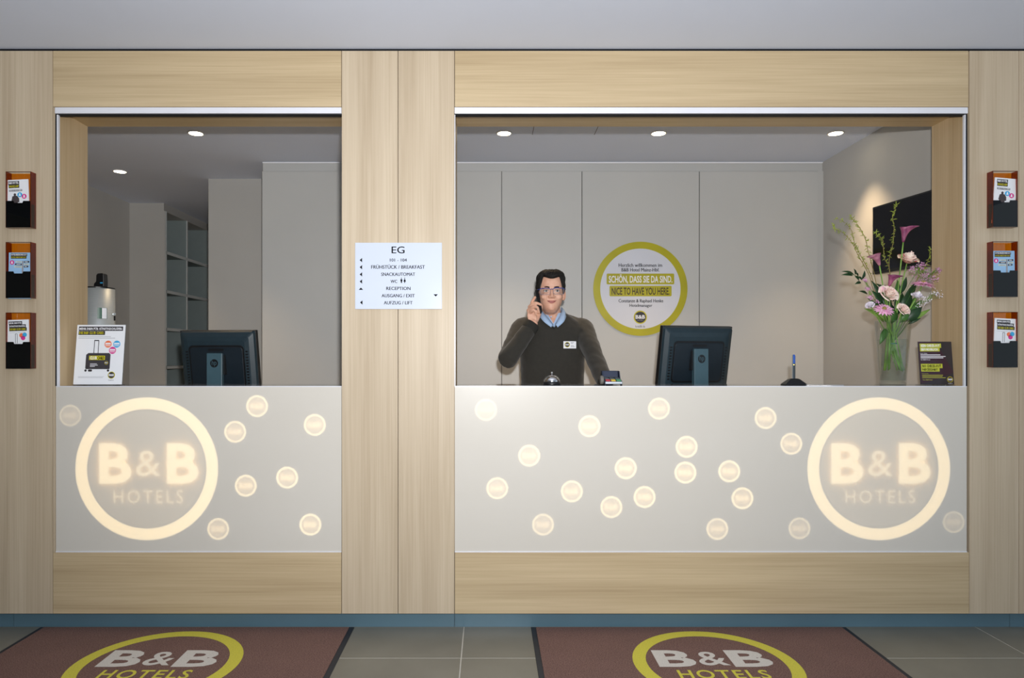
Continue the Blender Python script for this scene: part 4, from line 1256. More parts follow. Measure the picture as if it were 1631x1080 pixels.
# ruscus branch and broad leaves
t = empty('ruscus_branch', BIND, 'dark green leafy branch reaching left from the bouquet', 'branch')
path = smooth_path([BIND + Vector((0, 0, .03)), Q(1398, 480, -.01), Q(1376, 447, -.01), Q(1356, 436, -.01)], 6)
MB().tube(path, .0011, 6).build('twig', G_mid, t)
for (a, b), (c, d) in (((1360, 438), (1341, 437)), ((1362, 437), (1342, 431)), ((1363, 438), (1361, 428)), ((1368, 441), (1362, 433)), ((1362, 439), (1369, 447)), ((1374, 445), (1378, 431)), ((1372, 449), (1362, 452)), ((1383, 468), (1369, 463)), ((1366, 440), (1374, 446))):
    mb = MB(); leaf_mesh(mb, Q(a, b, -.01), Q(c, d, -.02), .0145, (.2, -1, .5), .2)
    mb.build('leaf', G_dark, t, smooth=True)
big = [((1412, 512), (1380, 490), G_lite, .030, 'broad pale green leaf hanging over the left of the vase rim'),
       ((1416, 513), (1396, 494), G_lite, .034, 'broad light leaf just above the left vase rim'),
       ((1422, 516), (1425, 491), G_mid, .036, 'upright broad leaf between the gerbera and the small rose'),
       ((1432, 514), (1450, 496), G_mid, .030, 'broad leaf beneath the small blush rose'),
       ((1442, 512), (1470, 488), G_dark, .045, 'wide dark leaf right of the small blush rose'),
       ((1446, 513), (1484, 491), G_lite, .022, 'long pale leaf sweeping out to the right'),
       ((1446, 516), (1468, 506), G_dark, .014, 'narrow dark leaf low on the right of the vase'),
       ((1428, 500), (1440, 465), G_dark, .042, 'dark leaf behind the central cream rose'),
       ((1420, 500), (1404, 464), G_dark, .038, 'dark leaf left of the central cream rose'),
       ((1436, 495), (1452, 462), G_dark, .046, 'dark leaf filling the right of the bouquet centre'),
       ((1425, 480), (1432, 444), G_mid, .030, 'mid green leaf behind the purple calla'),
       ((1440, 480), (1462, 447), G_dark, .030, 'dark leaf under the edge-on gerbera'),
       ((1410, 495), (1392, 462), G_dark, .036, 'dark leaf in the left of the bouquet'),
       ((1404, 478), (1390, 446), G_dark, .022, 'dark slim leaf beside the lilac spike'),
       ((1446, 492), (1462, 470), G_mid, .022, 'mid green leaf below the white bud'),
       ((1424, 505), (1412, 478), G_dark, .034, 'dark leaf between the central rose and the lower gerbera'),
       ((1430, 503), (1428, 474), G_dark, .032, 'dark upright leaf under the central cream rose'),
       ((1436, 503), (1452, 480), G_dark, .036, 'dark leaf behind the small blush rose'),
       ((1414, 506), (1396, 478), G_dark, .034, 'dark leaf behind the lower gerbera'),
       ((1418, 470), (1396, 450), G_dark, .024, 'dark leaf behind the tiny rosebud'),
       ((1432, 470), (1446, 440), G_dark, .026, 'dark leaf below the red-edged rose'),
       ((1444, 500), (1472, 476), G_mid, .026, 'mid green leaf under the pale filler'),
       ((1408, 500), (1384, 474), G_mid, .022, 'mid green leaf behind the pale lilac bud'),
       ((1412, 522), (1402, 548), G_mid, .030, 'broad leaf pressed inside the vase glass')]
for i, ((a, b), (c, d), m, w_, lab) in enumerate(big):
    t = empty('broad_leaf', BIND, lab, 'leaf', 'broad leaves of the bouquet')
    dz = -.045 if i < 7 else (.0 + .01 * (i % 4))
    if i == 23: dz = -.03
    mb = MB(); leaf_mesh(mb, Q(a, b, dz * .6), Q(c, d, dz), w_, (.15 * (1 if c > a else -1), -1, .45), .25, 8)
    mb.build('blade', m, t, smooth=True)
    MB().tube([BIND, (BIND + Q(a, b, dz * .6)) / 2 + Vector((0, -.004, 0)), Q(a, b, dz * .6)], .0015, 6).build('stalk', G_mid, t)
for i, (a, b, c, d, r, lab) in enumerate(((1414, 530, 1409, 590, .0060, 'thick cut stem at the left inside the vase'), (1417, 530, 1416, 588, .0055, 'thick cut stem standing in the middle of the vase'),
                                       (1421, 528, 1434, 588, .0032, 'slim stem crossing to the right inside the vase'), (1426, 528, 1439, 590, .0032, 'slim stem at the far right inside the vase'))):
    MB().tube([Q(a, b, -.02), Q(c, d, -.022 + .008 * i)], [r * .8, r], 9)
    t = empty('cut_stem', Q(c, d), lab, 'stem', 'cut stems in the vase')
    MB().tube([Q(a, b, -.02), Q((a + c) / 2, (b + d) / 2, -.022), Q(c, d, -.022 + .008 * i)], [r * .8, r * .9, r], 9).build('stalk', G_stem if i else G_lite, t, smooth=True)
    MB().blob(Q(c, d, -.022 + .008 * i), (r * .9, r * .9, .0008), 9, 4).build('cut_end', G_lite, t)
t = MB().ring(frame(BIND + Vector((0, 0, -.004)), (1, 0, 0), (0, 1, 0)), .019, .024, .006, 24).build('binding_tie', M_tie)
tag(t, 'green tie binding the flower stems inside the vase', 'tie')
# ------------------------------------------------------------------ the man behind the counter, on the telephone
man = empty('person', (0.362, 3.95, 0.0), 'man in a dark sweater and blue collar with glasses, phone at his ear', 'person')
TX, TY = 0.362, 3.95

def skin_mat():
    m, nt, b = nodes_of('skin')
    N, L = nt.nodes, nt.links
    tc = N.new('ShaderNodeTexCoord')
    nz = N.new('ShaderNodeTexNoise'); nz.inputs['Scale'].default_value = 30; nz.inputs['Detail'].default_value = 4
    L.new(tc.outputs['Object'], nz.inputs['Vector'])
    cr = N.new('ShaderNodeValToRGB'); cr.color_ramp.elements[0].position = .3; cr.color_ramp.elements[1].position = .7
    cr.color_ramp.elements[0].color = lin((208, 156, 132)) + [1]
    cr.color_ramp.elements[1].color = lin((224, 178, 154)) + [1]
    L.new(nz.outputs['Fac'], cr.inputs[0]); L.new(cr.outputs[0], b.inputs['Base Color'])
    b.inputs['Roughness'].default_value = 0.5
    b.inputs['Specular IOR Level'].default_value = 0.35
    return m
M_skin = skin_mat()
M_lip = mat('lips', (178, 108, 100), 0.45, var=0.05)
M_stub = mat('shaved_beard', (186, 142, 120), 0.55, var=0.05, scale=80)
M_hair = mat('dark_hair', (28, 26, 25), 0.6, spec=0.25, var=0.3, scale=160, bump=0.6, bscale=350, stretch=(1, .35, 1))
M_hairg = mat('greying_hair', (66, 64, 62), 0.6, var=0.35, scale=220, bump=0.6, bscale=400)
M_knit = mat('dark_olive_knit', (44, 42, 37), 0.95, var=0.08, scale=60, bump=0.35, bscale=420, sheen=0.15)
M_rib = mat('ribbed_knit', (37, 36, 32), 0.95, var=0.15, scale=300, bump=0.4, bscale=500)
M_shirt = mat('light_blue_cotton', (164, 190, 222), 0.8, var=0.05, scale=80, bump=0.1, bscale=400)
M_trous = mat('black_trousers', (30, 30, 34), 0.9, var=0.1, scale=80)

def sup(a, e=2.4):
    c, s_ = math.cos(a), math.sin(a)
    return (abs(s_) ** (2 / e) * (1 if s_ > 0 else -1), abs(c) ** (2 / e) * (1 if c > 0 else -1))
def torso_rings(off, z0=0.86, n=32):
    prof = [(.82, .165, .118), (.90, .178, .125), (1.0, .176, .124), (1.1, .176, .122), (1.2, .179, .124), (1.28, .183, .124), (1.36, .182, .112), (1.40, .172, .102),
            (1.43, .152, .090), (1.455, .115, .077), (1.472, .084, .066), (1.484, .062, .056)]
    out = []
    for z, rx, ry in prof:
        if z < z0: continue
        out.append([Vector((TX + sup(2 * PI * j / n)[0] * (rx + off), TY + sup(2 * PI * j / n)[1] * (ry + off) * -1 + .0, z + (off * .5 if z > 1.4 else 0))) for j in range(n)])
    return out
def limb(mb, pts, rs, n=14):
    pts = [Vector(p) for p in pts]
    path, rad = [], []
    sp = smooth_path(pts, 5)
    k = len(pts) - 1
    for i, p in enumerate(sp):
        u = i / 5
        a = min(int(u), k - 1); f_ = u - a
        path.append(p); rad.append(rs[a] + (rs[a + 1] - rs[a]) * f_)
    d0 = (path[0] - path[1]).normalized(); d1 = (path[-1] - path[-2]).normalized()
    path = [path[0] + d0 * rad[0] * .7, path[0] + d0 * rad[0] * .4] + path + [path[-1] + d1 * rad[-1] * .4, path[-1] + d1 * rad[-1] * .7]
    rad = [rad[0] * .45, rad[0] * .88] + rad + [rad[-1] * .88, rad[-1] * .45]
    mb.tube(path, rad, n)

SR, ER, WR = Vector((.187, 3.95, 1.395)), Vector((.100, 3.74, 1.219)), Vector((.243, 3.785, 1.418))
SL, EL, WL = Vector((.537, 3.95, 1.395)), Vector((.572, 3.73, 1.222)), Vector((.603, 3.52, 1.075))

# ---- head: rings from chin to crown (height, half width, front, back)
HC = Vector((.346, 3.905, 1.484))
hd_prof = [(-.012, .018, .050, .000), (-.004, .032, .074, .004), (.006, .038, .087, .012), (.020, .0475, .0930, .026), (.036, .0565, .0950, .042), (.052, .0635, .0955, .056),
           (.072, .0665, .0950, .070), (.092, .069, .0930, .080), (.112, .071, .0905, .087), (.130, .0725, .0945, .091), (.148, .073, .0955, .093), (.168, .0725, .0930, .092),
           (.188, .069, .0860, .087), (.204, .061, .0740, .077), (.216, .048, .0570, .061), (.223, .030, .0360, .040), (.226, .010, .0130, .014)]
def head_pt(t, a, off=0.0):
    """point on the head at height t and angle a (0 = straight ahead)"""
    for i in range(len(hd_prof) - 1):
        if hd_prof[i][0] <= t <= hd_prof[i + 1][0]: break
    p, q = hd_prof[i], hd_prof[i + 1]
    u = (t - p[0]) / (q[0] - p[0])
    w_, f_, b_ = [p[k] + (q[k] - p[k]) * u for k in (1, 2, 3)]
    s_, c_ = sup(a, 2.25)
    return HC + Vector((s_ * (w_ + off), -(c_ * (f_ + off)) if c_ > 0 else -(c_ * (b_ + off)), t))
mb = MB()
mb.loft([[head_pt(t, 2 * PI * j / 36) for j in range(36)] for t, *_ in hd_prof])
fy = HC.y - .0955
def hp(x, t, d): return HC + Vector((x, -d, t))
# nose: bridge to tip, with wings
mb.loft([[hp(x, t, d) for x, d in ((-w_, .082), (-w_ * .55, dp * .985), (0, dp), (w_ * .55, dp * .985), (w_, .082))] for t, w_, dp in
         ((.124, .008, .0935), (.112, .0085, .1005), (.098, .011, .1075), (.086, .0135, .1135), (.079, .0140, .1150), (.074, .0125, .108), (.071, .010, .098))])
for s in (-1, 1):
    mb.blob(hp(s * .0125, .079, .098), (.0075, .010, .0065), 10, 7)
    mb.blob(hp(s * .034, .132, .0885), (.022, .0085, .006), 12, 7)          # brow ridge
    mb.blob(hp(s * .040, .082, .0765), (.019, .0125, .017), 12, 8)          # cheek
    mb.blob(hp(s * .0305, .1215, .0862), (.0165, .0090, .0052), 12, 7)       # upper lid
    mb.blob(hp(s * .0305, .1040, .0850), (.0165, .0085, .0050), 12, 7)       # lower lid
    # ear: rim and lobe
    ear = [hp(s * (.076 + .011 * math.sin(a)), .098 + .028 * math.cos(a), -.004 - .013 * math.sin(a)) for a in [x_ * PI / 8 for x_ in range(0, 17)]]
    mb.tube(ear, .0042, 8)
    mb.blob(hp(s * .0765, .098, -.006), (.0040, .012, .025), 10, 8)
    mb.blob(hp(s * .0755, .074, .000), (.0045, .008, .008), 8, 6)
mb.blob(hp(0, .0560, .0940), (.0235, .0062, .0034), 14, 7)                    # upper lip
mb.blob(hp(0, .0478, .0932), (.0200, .0068, .0042), 14, 7)                    # lower lip
mb.blob(hp(0, .016, .0835), (.018, .011, .012), 12, 8)                        # chin
# neck, trunk, arms, legs
limb(mb, [(TX - .002, 3.958, 1.40), (TX - .006, 3.945, 1.46), (HC.x + .002, 3.925, 1.52), (HC.x, 3.92, 1.56)], [.066, .057, .054, .056], 20)
mb.loft(torso_rings(-.012))
limb(mb, [SR, (SR + ER) / 2, ER, (ER + WR) / 2, WR], [.050, .044, .038, .035, .026])
limb(mb, [SL, (SL + EL) / 2, EL, (EL + WL) / 2, WL], [.050, .044, .038, .035, .026])
for s in (-1, 1):
    limb(mb, [(TX + s * .085, 3.96, .90), (TX + s * .092, 3.95, .70), (TX + s * .098, 3.945, .50), (TX + s * .10, 3.965, .30), (TX + s * .10, 3.975, .09)], [.088, .078, .056, .052, .036])
    limb(mb, [(TX + s * .10, 4.0, .055), (TX + s * .108, 3.90, .045), (TX + s * .112, 3.80, .035)], [.036, .036, .028])
# right hand round the phone
K = .003445
def hq(x, y, D): return P(x, y, D)
DH = 3.795
kn = [hq(847, 484, DH - .004), hq(843, 489, DH - .008), hq(841, 494.5, DH - .006), hq(842.5, 500.5, DH)]
mb.loft([[WR + Vector((a, b, c)) for a, b, c in ((-.026, -.012, -.010), (-.010, -.019, -.004), (.018, -.014, .012), (.022, .012, .012), (.004, .018, .0), (-.022, .012, -.008))],
         [hq(844, 503, DH) + Vector(v) for v in ((-.016, -.014, 0), (.010, -.017, .004), (.036, -.010, .012), (.038, .018, .012), (.012, .022, .006), (-.012, .016, 0))],
         [hq(844, 492, DH) + Vector(v) for v in ((-.014, -.014, -.004), (.006, -.016, .004), (.026, -.010, .014), (.026, .020, .014), (.006, .022, .008), (-.010, .016, -.002))],
         [hq(846, 485, DH) + Vector(v) for v in ((-.008, -.010, .0), (.004, -.012, .004), (.016, -.006, .010), (.016, .018, .010), (.004, .018, .008), (-.006, .012, 0))]])
limb(mb, [kn[0], hq(848, 480, DH - .016), hq(850.5, 476.5, DH - .016), hq(852.6, 473.5, DH - .010)], [.0095, .0086, .0078, .0068], 10)
limb(mb, [kn[1], hq(848, 484.5, DH - .030), hq(855, 483.0, DH - .042), hq(861.5, 485.4, DH - .036)], [.0098, .0090, .0080, .0070], 10)
limb(mb, [kn[2], hq(848, 489.6, DH - .034), hq(855.5, 489.4, DH - .046), hq(858.6, 498.5, DH - .034)], [.0095, .0088, .0080, .0068], 10)
limb(mb, [kn[3], hq(846.5, 496.0, DH - .026), hq(852.0, 494.8, DH - .038), hq(854.0, 502.0, DH - .028)], [.0088, .0080, .0072, .0062], 10)
limb(mb, [WR + Vector((.014, .010, .012)), hq(858, 502, DH + .016), hq(861, 494, DH + .024), hq(862, 486, DH + .026)], [.014, .0125, .0105, .0085], 10)
# left hand resting on the inner desk
HW = WL
limb(mb, [WL, WL + Vector((.008, -.035, -.035)), WL + Vector((.014, -.065, -.066))], [.026, .030, .030], 14)
for i, (dx, L1) in enumerate(((-.022, .030), (-.006, .036), (.012, .034), (.029, .026))):
    k0_ = WL + Vector((.014 + dx, -.072, -.072))
    limb(mb, [k0_, k0_ + Vector((dx * .2, -.030, -.016)), k0_ + Vector((dx * .3, -.030 - L1 * .4, -.036))], [.0098, .0088, .0072], 10)
limb(mb, [WL + Vector((-.014, -.035, -.040)), WL + Vector((-.036, -.055, -.070)), WL + Vector((-.044, -.072, -.104))], [.013, .0108, .0086], 10)
me = baked(mb.mesh('body'), [('REMESH', dict(mode='VOXEL', voxel_size=.0027)), ('SMOOTH', dict(factor=.5, iterations=5))], 'body')
for m in (M_skin, M_lip, M_stub): me.materials.append(m)
nf = len(me.polygons)
cen = [0.0] * (3 * nf)
me.polygons.foreach_get('center', cen)
mi = [0] * nf
for i in range(nf):
    q = Vector(cen[3 * i:3 * i + 3]) - HC
    d = -q.y
    if d > .080 and abs(q.x) < .0255:
        ml = .052 + (abs(q.x) / .0255) ** 2 * .008          # mouth curves up at the corners
        if ml - .0085 * (1 - (q.x / .0255) ** 2) - .0005 < q.z < ml + .0072 * (1 - (q.x / .0255) ** 2) + .0005: mi[i] = 1
me.polygons.foreach_set('material_index', mi)
me.polygons.foreach_set('use_smooth', [True] * nf)
body = link('body', me, None, man)

# eyes, brows, mouth line
M_eye = mat('eye_white', (222, 216, 212), 0.25, var=0.02)
M_iris = mat('brown_iris', (62, 44, 34), 0.2, var=0.2, scale=300)
for s in (-1, 1):
    c = hp(s * .0305, .1128, .0800)
    e = MB().blob(c, (.0125, .0120, .0110), 16, 12).build('eye', M_eye, man, smooth=True)
    MB().prism(disc(0, 0, .0056, 16), facing(c.x + .0004, c.y - .0112, c.z), .0014).build('iris', M_iris, e)
    MB().tube(smooth_path([hp(s * .018, .1165, .0925), hp(s * .030, .1190, .0945), hp(s * .044, .1160, .0885)], 4), .0010, 6).build('lash_line', M_hair, man)
    MB().tube(smooth_path([hp(s * .013, .1315, .0985), hp(s * .030, .1345, .0985), hp(s * .050, .1300, .0870)], 5), [.0036] * 6 + [.0034, .003, .0024, .0018, .0012], 6).build('eyebrow', M_hair, man)
MB().tube(smooth_path([hp(-.0255, .0590, .0920), hp(-.012, .0522, .0995), hp(0, .0515, .1010), hp(.012, .0522, .0995), hp(.0255, .0595, .0920)], 4), .0011, 6).build('mouth_line', M_lip if 0 else mat('mouth_shadow', (120, 62, 58), .6), man)

# hair: close cap with a raised quiff, grey at the temples
def hairline(a):
    """lower edge of the hair at angle a from straight ahead"""
    a = abs((a + PI) % (2 * PI) - PI)
    if a < .62: return .186 - .006 * math.cos(a * 5)
    if a < .95: return .186 + (.125 - .186) * (a - .62) / .33
    if a < 1.45: return .125 - (a - .95) * .05
    if a < 1.75: return .100 + (a - 1.45) * .10
    return .045 + .085 * max(0, (2.3 - a) / .55) if a < 2.3 else .045
NA, NT = 72, 22
rin, rout = [], []
for i in range(NT + 1):
    u = i / NT
    ro = []
    for j in range(NA):
        a = 2 * PI * j / NA
        lo = hairline(a)
        t = lo + (.2255 - lo) * (1 - (1 - u) ** 1.5)
        front = max(0, math.cos(a))
        top = max(0, (t - .165) / .06)
        off = .0038 + .0036 * min(1, u * 6) + .0065 * min(1, top) + .010 * front * min(1, top) * min(1, u * 4)
        off += .0018 * noise.noise(Vector((a * 5, t * 40, 2.0))) * (.5 + top)
        q = head_pt(min(t, .2259), a, off)
        q.z += .010 * min(1, top) * (.7 + .5 * front) * min(1, u * 3)
        ro.append(q)
    rout.append(ro)
mb = MB().loft(rout, cap=False)
mb.add([sum((Vector(v) for v in rout[-1]), Vector()) / NA + Vector((0, 0, .0015))], [])
k = len(mb.v) - 1
for j in range(NA): mb.f.append((NT * NA + j, NT * NA + (j + 1) % NA, k))
me = mb.mesh('hair')
me.materials.append(M_hair); me.materials.append(M_hairg)
for p in me.polygons:
    p.use_smooth = True
    q = p.center - HC
    if q.z < .152 + .03 * noise.noise(q * 90) + .012 * noise.noise(q * 300): p.material_index = 1
ho = link('hair', me, None, man)
md = ho.modifiers.new('thick', 'SOLIDIFY'); md.thickness = .006; md.offset = -1
lk = MB()
def hair_pt(a, u, lift):
    j = (a / (2 * PI) * NA) % NA; i = min(max(u, 0), .999) * NT
    j0, i0 = int(j), int(i); fj, fi = j - j0, i - i0
    g = lambda ii, jj: rout[min(ii, NT)][jj % NA]
    q = (g(i0, j0) * (1 - fj) + g(i0, j0 + 1) * fj) * (1 - fi) + (g(i0 + 1, j0) * (1 - fj) + g(i0 + 1, j0 + 1) * fj) * fi
    return q + (q - (HC + Vector((0, 0, .12)))).normalized() * lift
for i in range(240):                                            # locks combed up and back from the brow
    a0 = random.gauss(0, .75); u0 = random.uniform(-.02, .55)
    if i % 3 == 0: u0 = random.uniform(-.03, .10)
    ln = random.uniform(.25, .42); sw = random.uniform(-.05, .30)
    pts = [hair_pt(a0 * (1 - .25 * q_ / 4) + sw * q_ / 4, u0 + ln * q_ / 4, .0005 + .0036 * math.sin(PI * min(1, .15 + q_ / 4.6))) for q_ in range(5)]
    lk.tube(smooth_path(pts, 2), [.0012, .0020, .0025, .0027, .0027, .0025, .0021, .0015, .0006], 5)
o = lk.build('hair_locks', M_hair, ho, smooth=True); o['kind'] = 'stuff'

# glasses: blue half-thick frame
gl = empty('glasses', hp(0, .112, .112), parent=man)
gl['label'] = 'rectangular blue glasses'
M_frame = mat('blue_spectacle_frame', (58, 74, 150), 0.25, var=0.15, scale=60)
M_framel = mat('pale_frame_underside', (150, 140, 150), 0.3, var=0.1)
M_lens = tinted('spectacle_lens', (248, 250, 252), 0.05)
for s, xa, xb, za, zb in ((-1, -.0655, -.0105, .0905, .1265), (1, .0075, .0660, .0925, .1285)):
    def wrap(x, z): return HC + Vector((x, -.1085 + .9 * x * x * 2.2, z))
    loop = rrect(xa, xb, za, zb, .010, 4)
    pts = [wrap(x, z) for x, z in loop]
    MB().tube(pts + [pts[0]], .0011, 6, cap=False).build('rim', M_framel, gl)
    topl = [wrap(xa + (xb - xa) * i / 8, zb - .0006 - .004 * abs(i / 4 - 1) ** 4) for i in range(9)]
    MB().tube(topl, .0021, 8).build('brow_bar', M_frame, gl)
    mbl = MB(); vs = [wrap(x, z) for x, z in loop]
    mbl.add(vs, [tuple(range(len(vs)))])
    mbl.build('lens', M_lens, gl)
    xo = xa if s < 0 else xb
    MB().tube([wrap(xo, zb - .006), HC + Vector((s * .0765, -.085, zb - .006)), HC + Vector((s * .0800, -.02, zb - .008)), HC + Vector((s * .0790, .012, zb - .014))], .0017, 6).build('temple', M_frame, gl)
MB().tube(smooth_path([HC + Vector((-.0105, -.1085, .1180)), HC + Vector((-.0015, -.1125, .1215)), HC + Vector((.0075, -.1085, .1190))], 4), .0017, 8).build('bridge', M_frame, gl)

# sweater
mb = MB()
mb.loft(torso_rings(.004, .86))
limb(mb, [SR + Vector((.03, 0, .004)), SR, (SR + ER) / 2, ER, (ER + WR) / 2, WR - (WR - ER) * .10], [.056, .063, .058, .0525, .048, .041])
for s, J in ((-1, SR), (1, SL)):
    limb(mb, [(TX + s * .045, 3.955, 1.448), (TX + s * .10, 3.953, 1.434), (J.x - s * .03, J.y, 1.412)], [.034, .038, .046])
limb(mb, [SL + Vector((-.03, 0, .004)), SL, (SL + EL) / 2, EL, (EL + WL) / 2, WL - (WL - EL) * .08], [.054, .061, .056, .051, .046, .040])
me = baked(mb.mesh('sweater'), [('REMESH', dict(mode='VOXEL', voxel_size=.006)), ('SMOOTH', dict(factor=.6, iterations=8))], 'sweater')
# soft folds
nrm_ = [v.normal.copy() for v in me.vertices]
co_ = []
for v, n_ in zip(me.vertices, nrm_):
    q = v.co
    f_ = noise.noise(Vector((q.x * 14, q.y * 9, q.z * 16 + 3))) * .0038 + noise.noise(Vector((q.x * 30 + q.z * 22, q.y * 20, q.z * 26))) * .0020
    co_ += list(q + n_ * f_)
me.vertices.foreach_set('co', co_)
me.update()
VZ = 1.392
def vhalf(z): return max(0, (z - VZ)) * .62
bm = bmesh.new(); bm.from_mesh(me)
dead = [f for f in bm.faces if (lambda c: c.z > 1.478 and abs(c.x - TX) < .085 and c.y > 3.87 or (c.y < 3.93 and c.z > VZ and abs(c.x - TX) < vhalf(c.z)))(f.calc_center_median())]
bmesh.ops.delete(bm, geom=dead, context='FACES')
bm.to_mesh(me); bm.free()
me.materials.append(M_knit)
sw_ = link('sweater', me, None, man, True)
bvh = BVHTree.FromPolygons([v.co.copy() for v in me.vertices], [tuple(p.vertices) for p in me.polygons])
def front_y(x, z, dflt):
    h = bvh.ray_cast(Vector((x, 3.3, z)), Vector((0, 1, 0)))
    return h[0].y if h[0] is not None else dflt
# ribbed neckline, cuffs and hem
rib = {}
for s in (-1, 1):
    pts = []
    for i in range(12):
        z = VZ + .004 + i * .0085
        x = TX + s * (vhalf(z) + .004)
        y = front_y(x + s * .006, z, None)
        if y is None: break
        pts.append(Vector((x, y + .001, z)))
    pts += [Vector((TX + s * .070, 3.935, 1.482)), Vector((TX + s * .064, 3.985, 1.490)), Vector((TX + s * .02, 4.010, 1.496)), Vector((TX, 4.012, 1.496))]
    rib[s] = pts
MB().tube(list(reversed(rib[-1])) + [Vector((TX, front_y(TX, VZ - .004, 3.83) + .001, VZ - .003))] + rib[1], .0066, 8).build('neck_rib', M_rib, sw_, smooth=True)
for w_, e_, r_ in ((WR, ER, .0405), (WL, EL, .0395)):
    d = (w_ - e_).normalized()
    MB().tube([w_ - d * .055, w_ - d * .045, w_ - d * .012, w_ - d * .004], [r_ * .99, r_ * 1.06, r_ * 1.02, r_ * .92], 20).build('cuff', M_rib, sw_, smooth=True)
hr = torso_rings(.007, .86)[0]
MB().loft([[Vector((p.x, p.y, .862)) for p in hr], [Vector((p.x, p.y, .915)) for p in hr]], cap=False).build('hem', M_rib, sw_, smooth=True)

# shirt: front visible in the neckline, folded collar, button
me = MB().loft(torso_rings(-.0035, 1.28, 64)).mesh('shirt')
me = baked(me, [('SUBSURF', dict(levels=4, render_levels=4, subdivision_type='SIMPLE'))], 'shirt')
bm = bmesh.new(); bm.from_mesh(me)
dead = [f for f in bm.faces if (lambda c: c.z > 1.482 or (c.y < 3.93 and c.z > 1.418 and abs(c.x - TX + .003) < (c.z - 1.418) * .50))(f.calc_center_median())]
bmesh.ops.delete(bm, geom=dead, context='FACES'); bm.to_mesh(me); bm.free()
me.materials.append(M_shirt)
shirt = link('shirt', me, None, man, True)
for s in (-1, 1):
    inner = smooth_path([(TX - .004, 4.002, 1.522), (TX - .004 + s * .046, 3.985, 1.522), (TX - .005 + s * .0615, 3.935, 1.512), (TX - .006 + s * .050, 3.880, 1.482), (TX - .004 + s * .026, 3.846, 1.446), (TX - .001 + s * .005, 3.836, 1.414)], 4)
    outer = smooth_path([(TX - .004, 4.022, 1.482), (TX - .004 + s * .060, 4.0, 1.482), (TX - .004 + s * .080, 3.935, 1.474), (TX - .004 + s * .072, 3.865, 1.452), (TX - .002 + s * .052, 3.832, 1.424), (TX + s * .018, 3.826, 1.396)], 4)
    rings = []
    for a, b in zip(inner, outer):
        mid = (a + b) / 2 + Vector(((a + b) / 2 - Vector((TX, TY, (a.z + b.z) / 2)))).normalized() * .005
        low = a + Vector((0, 0, -.030)) + (Vector((TX, TY, a.z)) - a) * .06
        rings.append([low, a, mid, b])
    o = MB().loft(rings, cap=False, closed=False).build('collar', M_shirt, shirt, smooth=True)
    md = o.modifiers.new('thick', 'SOLIDIFY'); md.thickness = .0018
MB().prism(disc(0, 0, .0042, 14), frame((TX - .018, 3.8285, 1.4545), (1, 0, 0), (0, .35, 1)), .0012).build('button', M_shirt, shirt)

# trousers and shoes
mb = MB()
for s in (-1, 1):
    limb(mb, [(TX + s * .07, 3.955, .90), (TX + s * .092, 3.95, .70), (TX + s * .098, 3.948, .50), (TX + s * .10, 3.965, .30), (TX + s * .10, 3.97, .10)], [.108, .096, .075, .070, .062])
mb.loft([[Vector((TX + sup(2 * PI * j / 24)[0] * rx, TY + sup(2 * PI * j / 24)[1] * ry, z)) for j in range(24)] for z, rx, ry in ((.80, .170, .118), (.90, .176, .122), (.98, .172, .118))])
me = baked(mb.mesh('trousers'), [('REMESH', dict(mode='VOXEL', voxel_size=.009)), ('SMOOTH', dict(factor=.5, iterations=4))], 'trousers')
me.materials.append(M_trous)
link('trousers', me, None, man, True)
for s in (-1, 1):
    x = TX + s * .108
    MB().loft([[Vector((x + a * w_, 4.03 - u * .29, z0_ + (z1_ - z0_) * b)) for a, b in ((-1, 0), (1, 0), (1, .55), (.6, 1), (-.6, 1), (-1, .55))] for u, w_, z0_, z1_ in
               ((0, .026, .0, .075), (.12, .036, .0, .10), (.45, .042, .0, .095), (.75, .048, .0, .062), (.93, .038, .0, .048), (1.0, .018, .004, .035))]).build('shoe', M_black, man, bevel=.004)

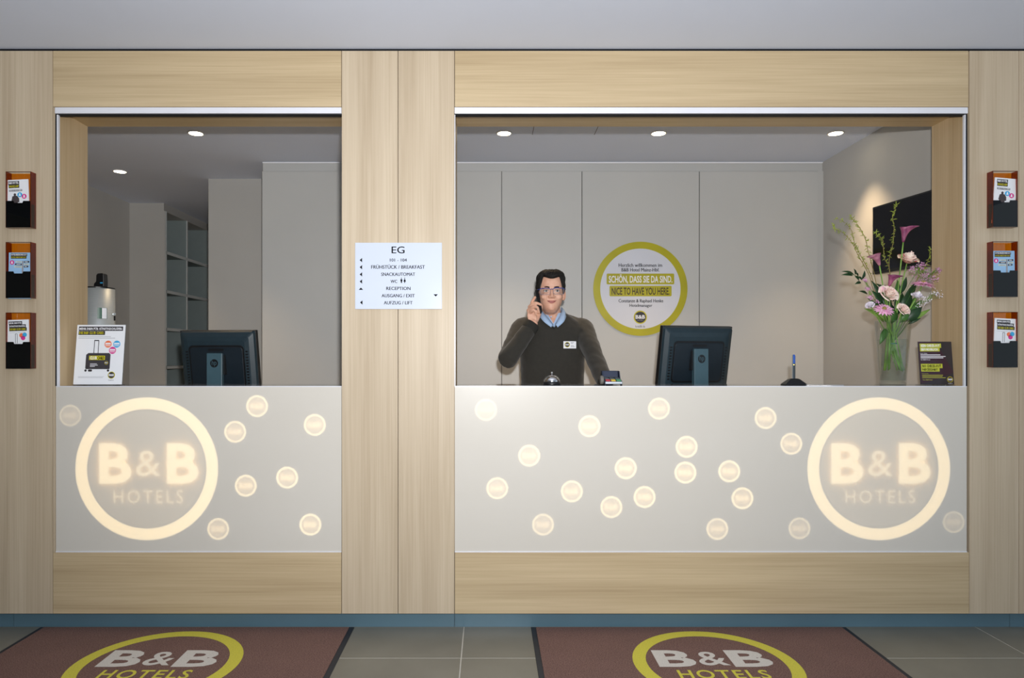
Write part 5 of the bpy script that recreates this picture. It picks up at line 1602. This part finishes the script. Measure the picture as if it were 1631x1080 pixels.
# name badge on the chest
x0, x1 = PX(897.3, 3.825), PX(918, 3.825)
z0, z1 = PZ(555, 3.825), PZ(543.6, 3.825)
ya = front_y(x0, (z0 + z1) / 2, 3.83); yb = front_y(x1, (z0 + z1) / 2, 3.83)
bd = empty('name_badge', ((x0 + x1) / 2, (ya + yb) / 2, z0), parent=man)
bd['label'] = 'white name badge'
MBd = frame((x0, ya - .006, z0), (x1 - x0, (yb - ya), 0), (0, 0, 1))
Wb, Hb = (Vector((x1 - x0, yb - ya, 0))).length, z1 - z0
MB().prism(rrect(0, Wb, 0, Hb, .002), MBd, .0025).build('plate', M_white, bd)
MBt = shrink(MBd, 1, (0, 0, .0025))
# the emblem keeps to two levels: joined flat pieces on the plate
flat('emblem_rim', disc(Wb * .29, Hb * .52, Hb * .38, 20), MBt, M_yellow, bd, .0002)
flat('emblem_disc', disc(Wb * .29, Hb * .52, Hb * .31, 20), MBt, M_charcoal, bd, .0005)
text('emblem_letters', 'B&B', (Wb * .29 - Hb * .26, Wb * .29 + Hb * .26, Hb * .43, Hb * .64), MBt, M_white, bd, bold=.03, lift=.0009, res=1)
for zf, xe in ((.80, .82), (.66, .76), (.36, .80), (.22, .88)):
    flat('print_line', rect(Wb * .56, Wb * xe, Hb * zf, Hb * (zf + .06)), MBt, M_grey_ink, bd, .0002)

# ------------------------------------------------------------------ cordless phone in his right hand
pt, pb = P(853.8, 464, 3.862), P(860.5, 499, 3.800)
ph = empty('cordless_phone', pb, 'slim black cordless phone held to the man\'s ear', 'phone')
ax = (pt - pb).normalized()
sd = Vector((1, .15, 0)); sd = (sd - ax * sd.dot(ax)).normalized()
Mp = frame(pb, ax.cross(sd) * 1.0, ax)
Lp = (pt - pb).length
def slab(a0, a1, u0, u1, t0, t1):
    """box along the phone: a = across its width, u = along, t = thickness"""
    wd = ax.cross(sd)
    vs = [pb + wd * a + ax * u + sd * tt for a in (a0, a1) for u in (u0, u1) for tt in (t0, t1)]
    return MB().add(vs, [(0, 1, 3, 2), (4, 6, 7, 5), (0, 4, 5, 1), (2, 3, 7, 6), (0, 2, 6, 4), (1, 5, 7, 3)])
slab(-.022, .022, 0, Lp, -.009, .009).build('handset', M_black, ph, bevel=.004)
slab(-.019, .019, Lp * .55, Lp * .82, .0085, .0100).build('display', M_tvs, ph)
for r_ in range(4):
    for c_ in range(3):
        slab(-.017 + c_ * .012, -.007 + c_ * .012, Lp * (.12 + r_ * .09), Lp * (.18 + r_ * .09), .0085, .0102).build('key', M_grey_ink, ph)
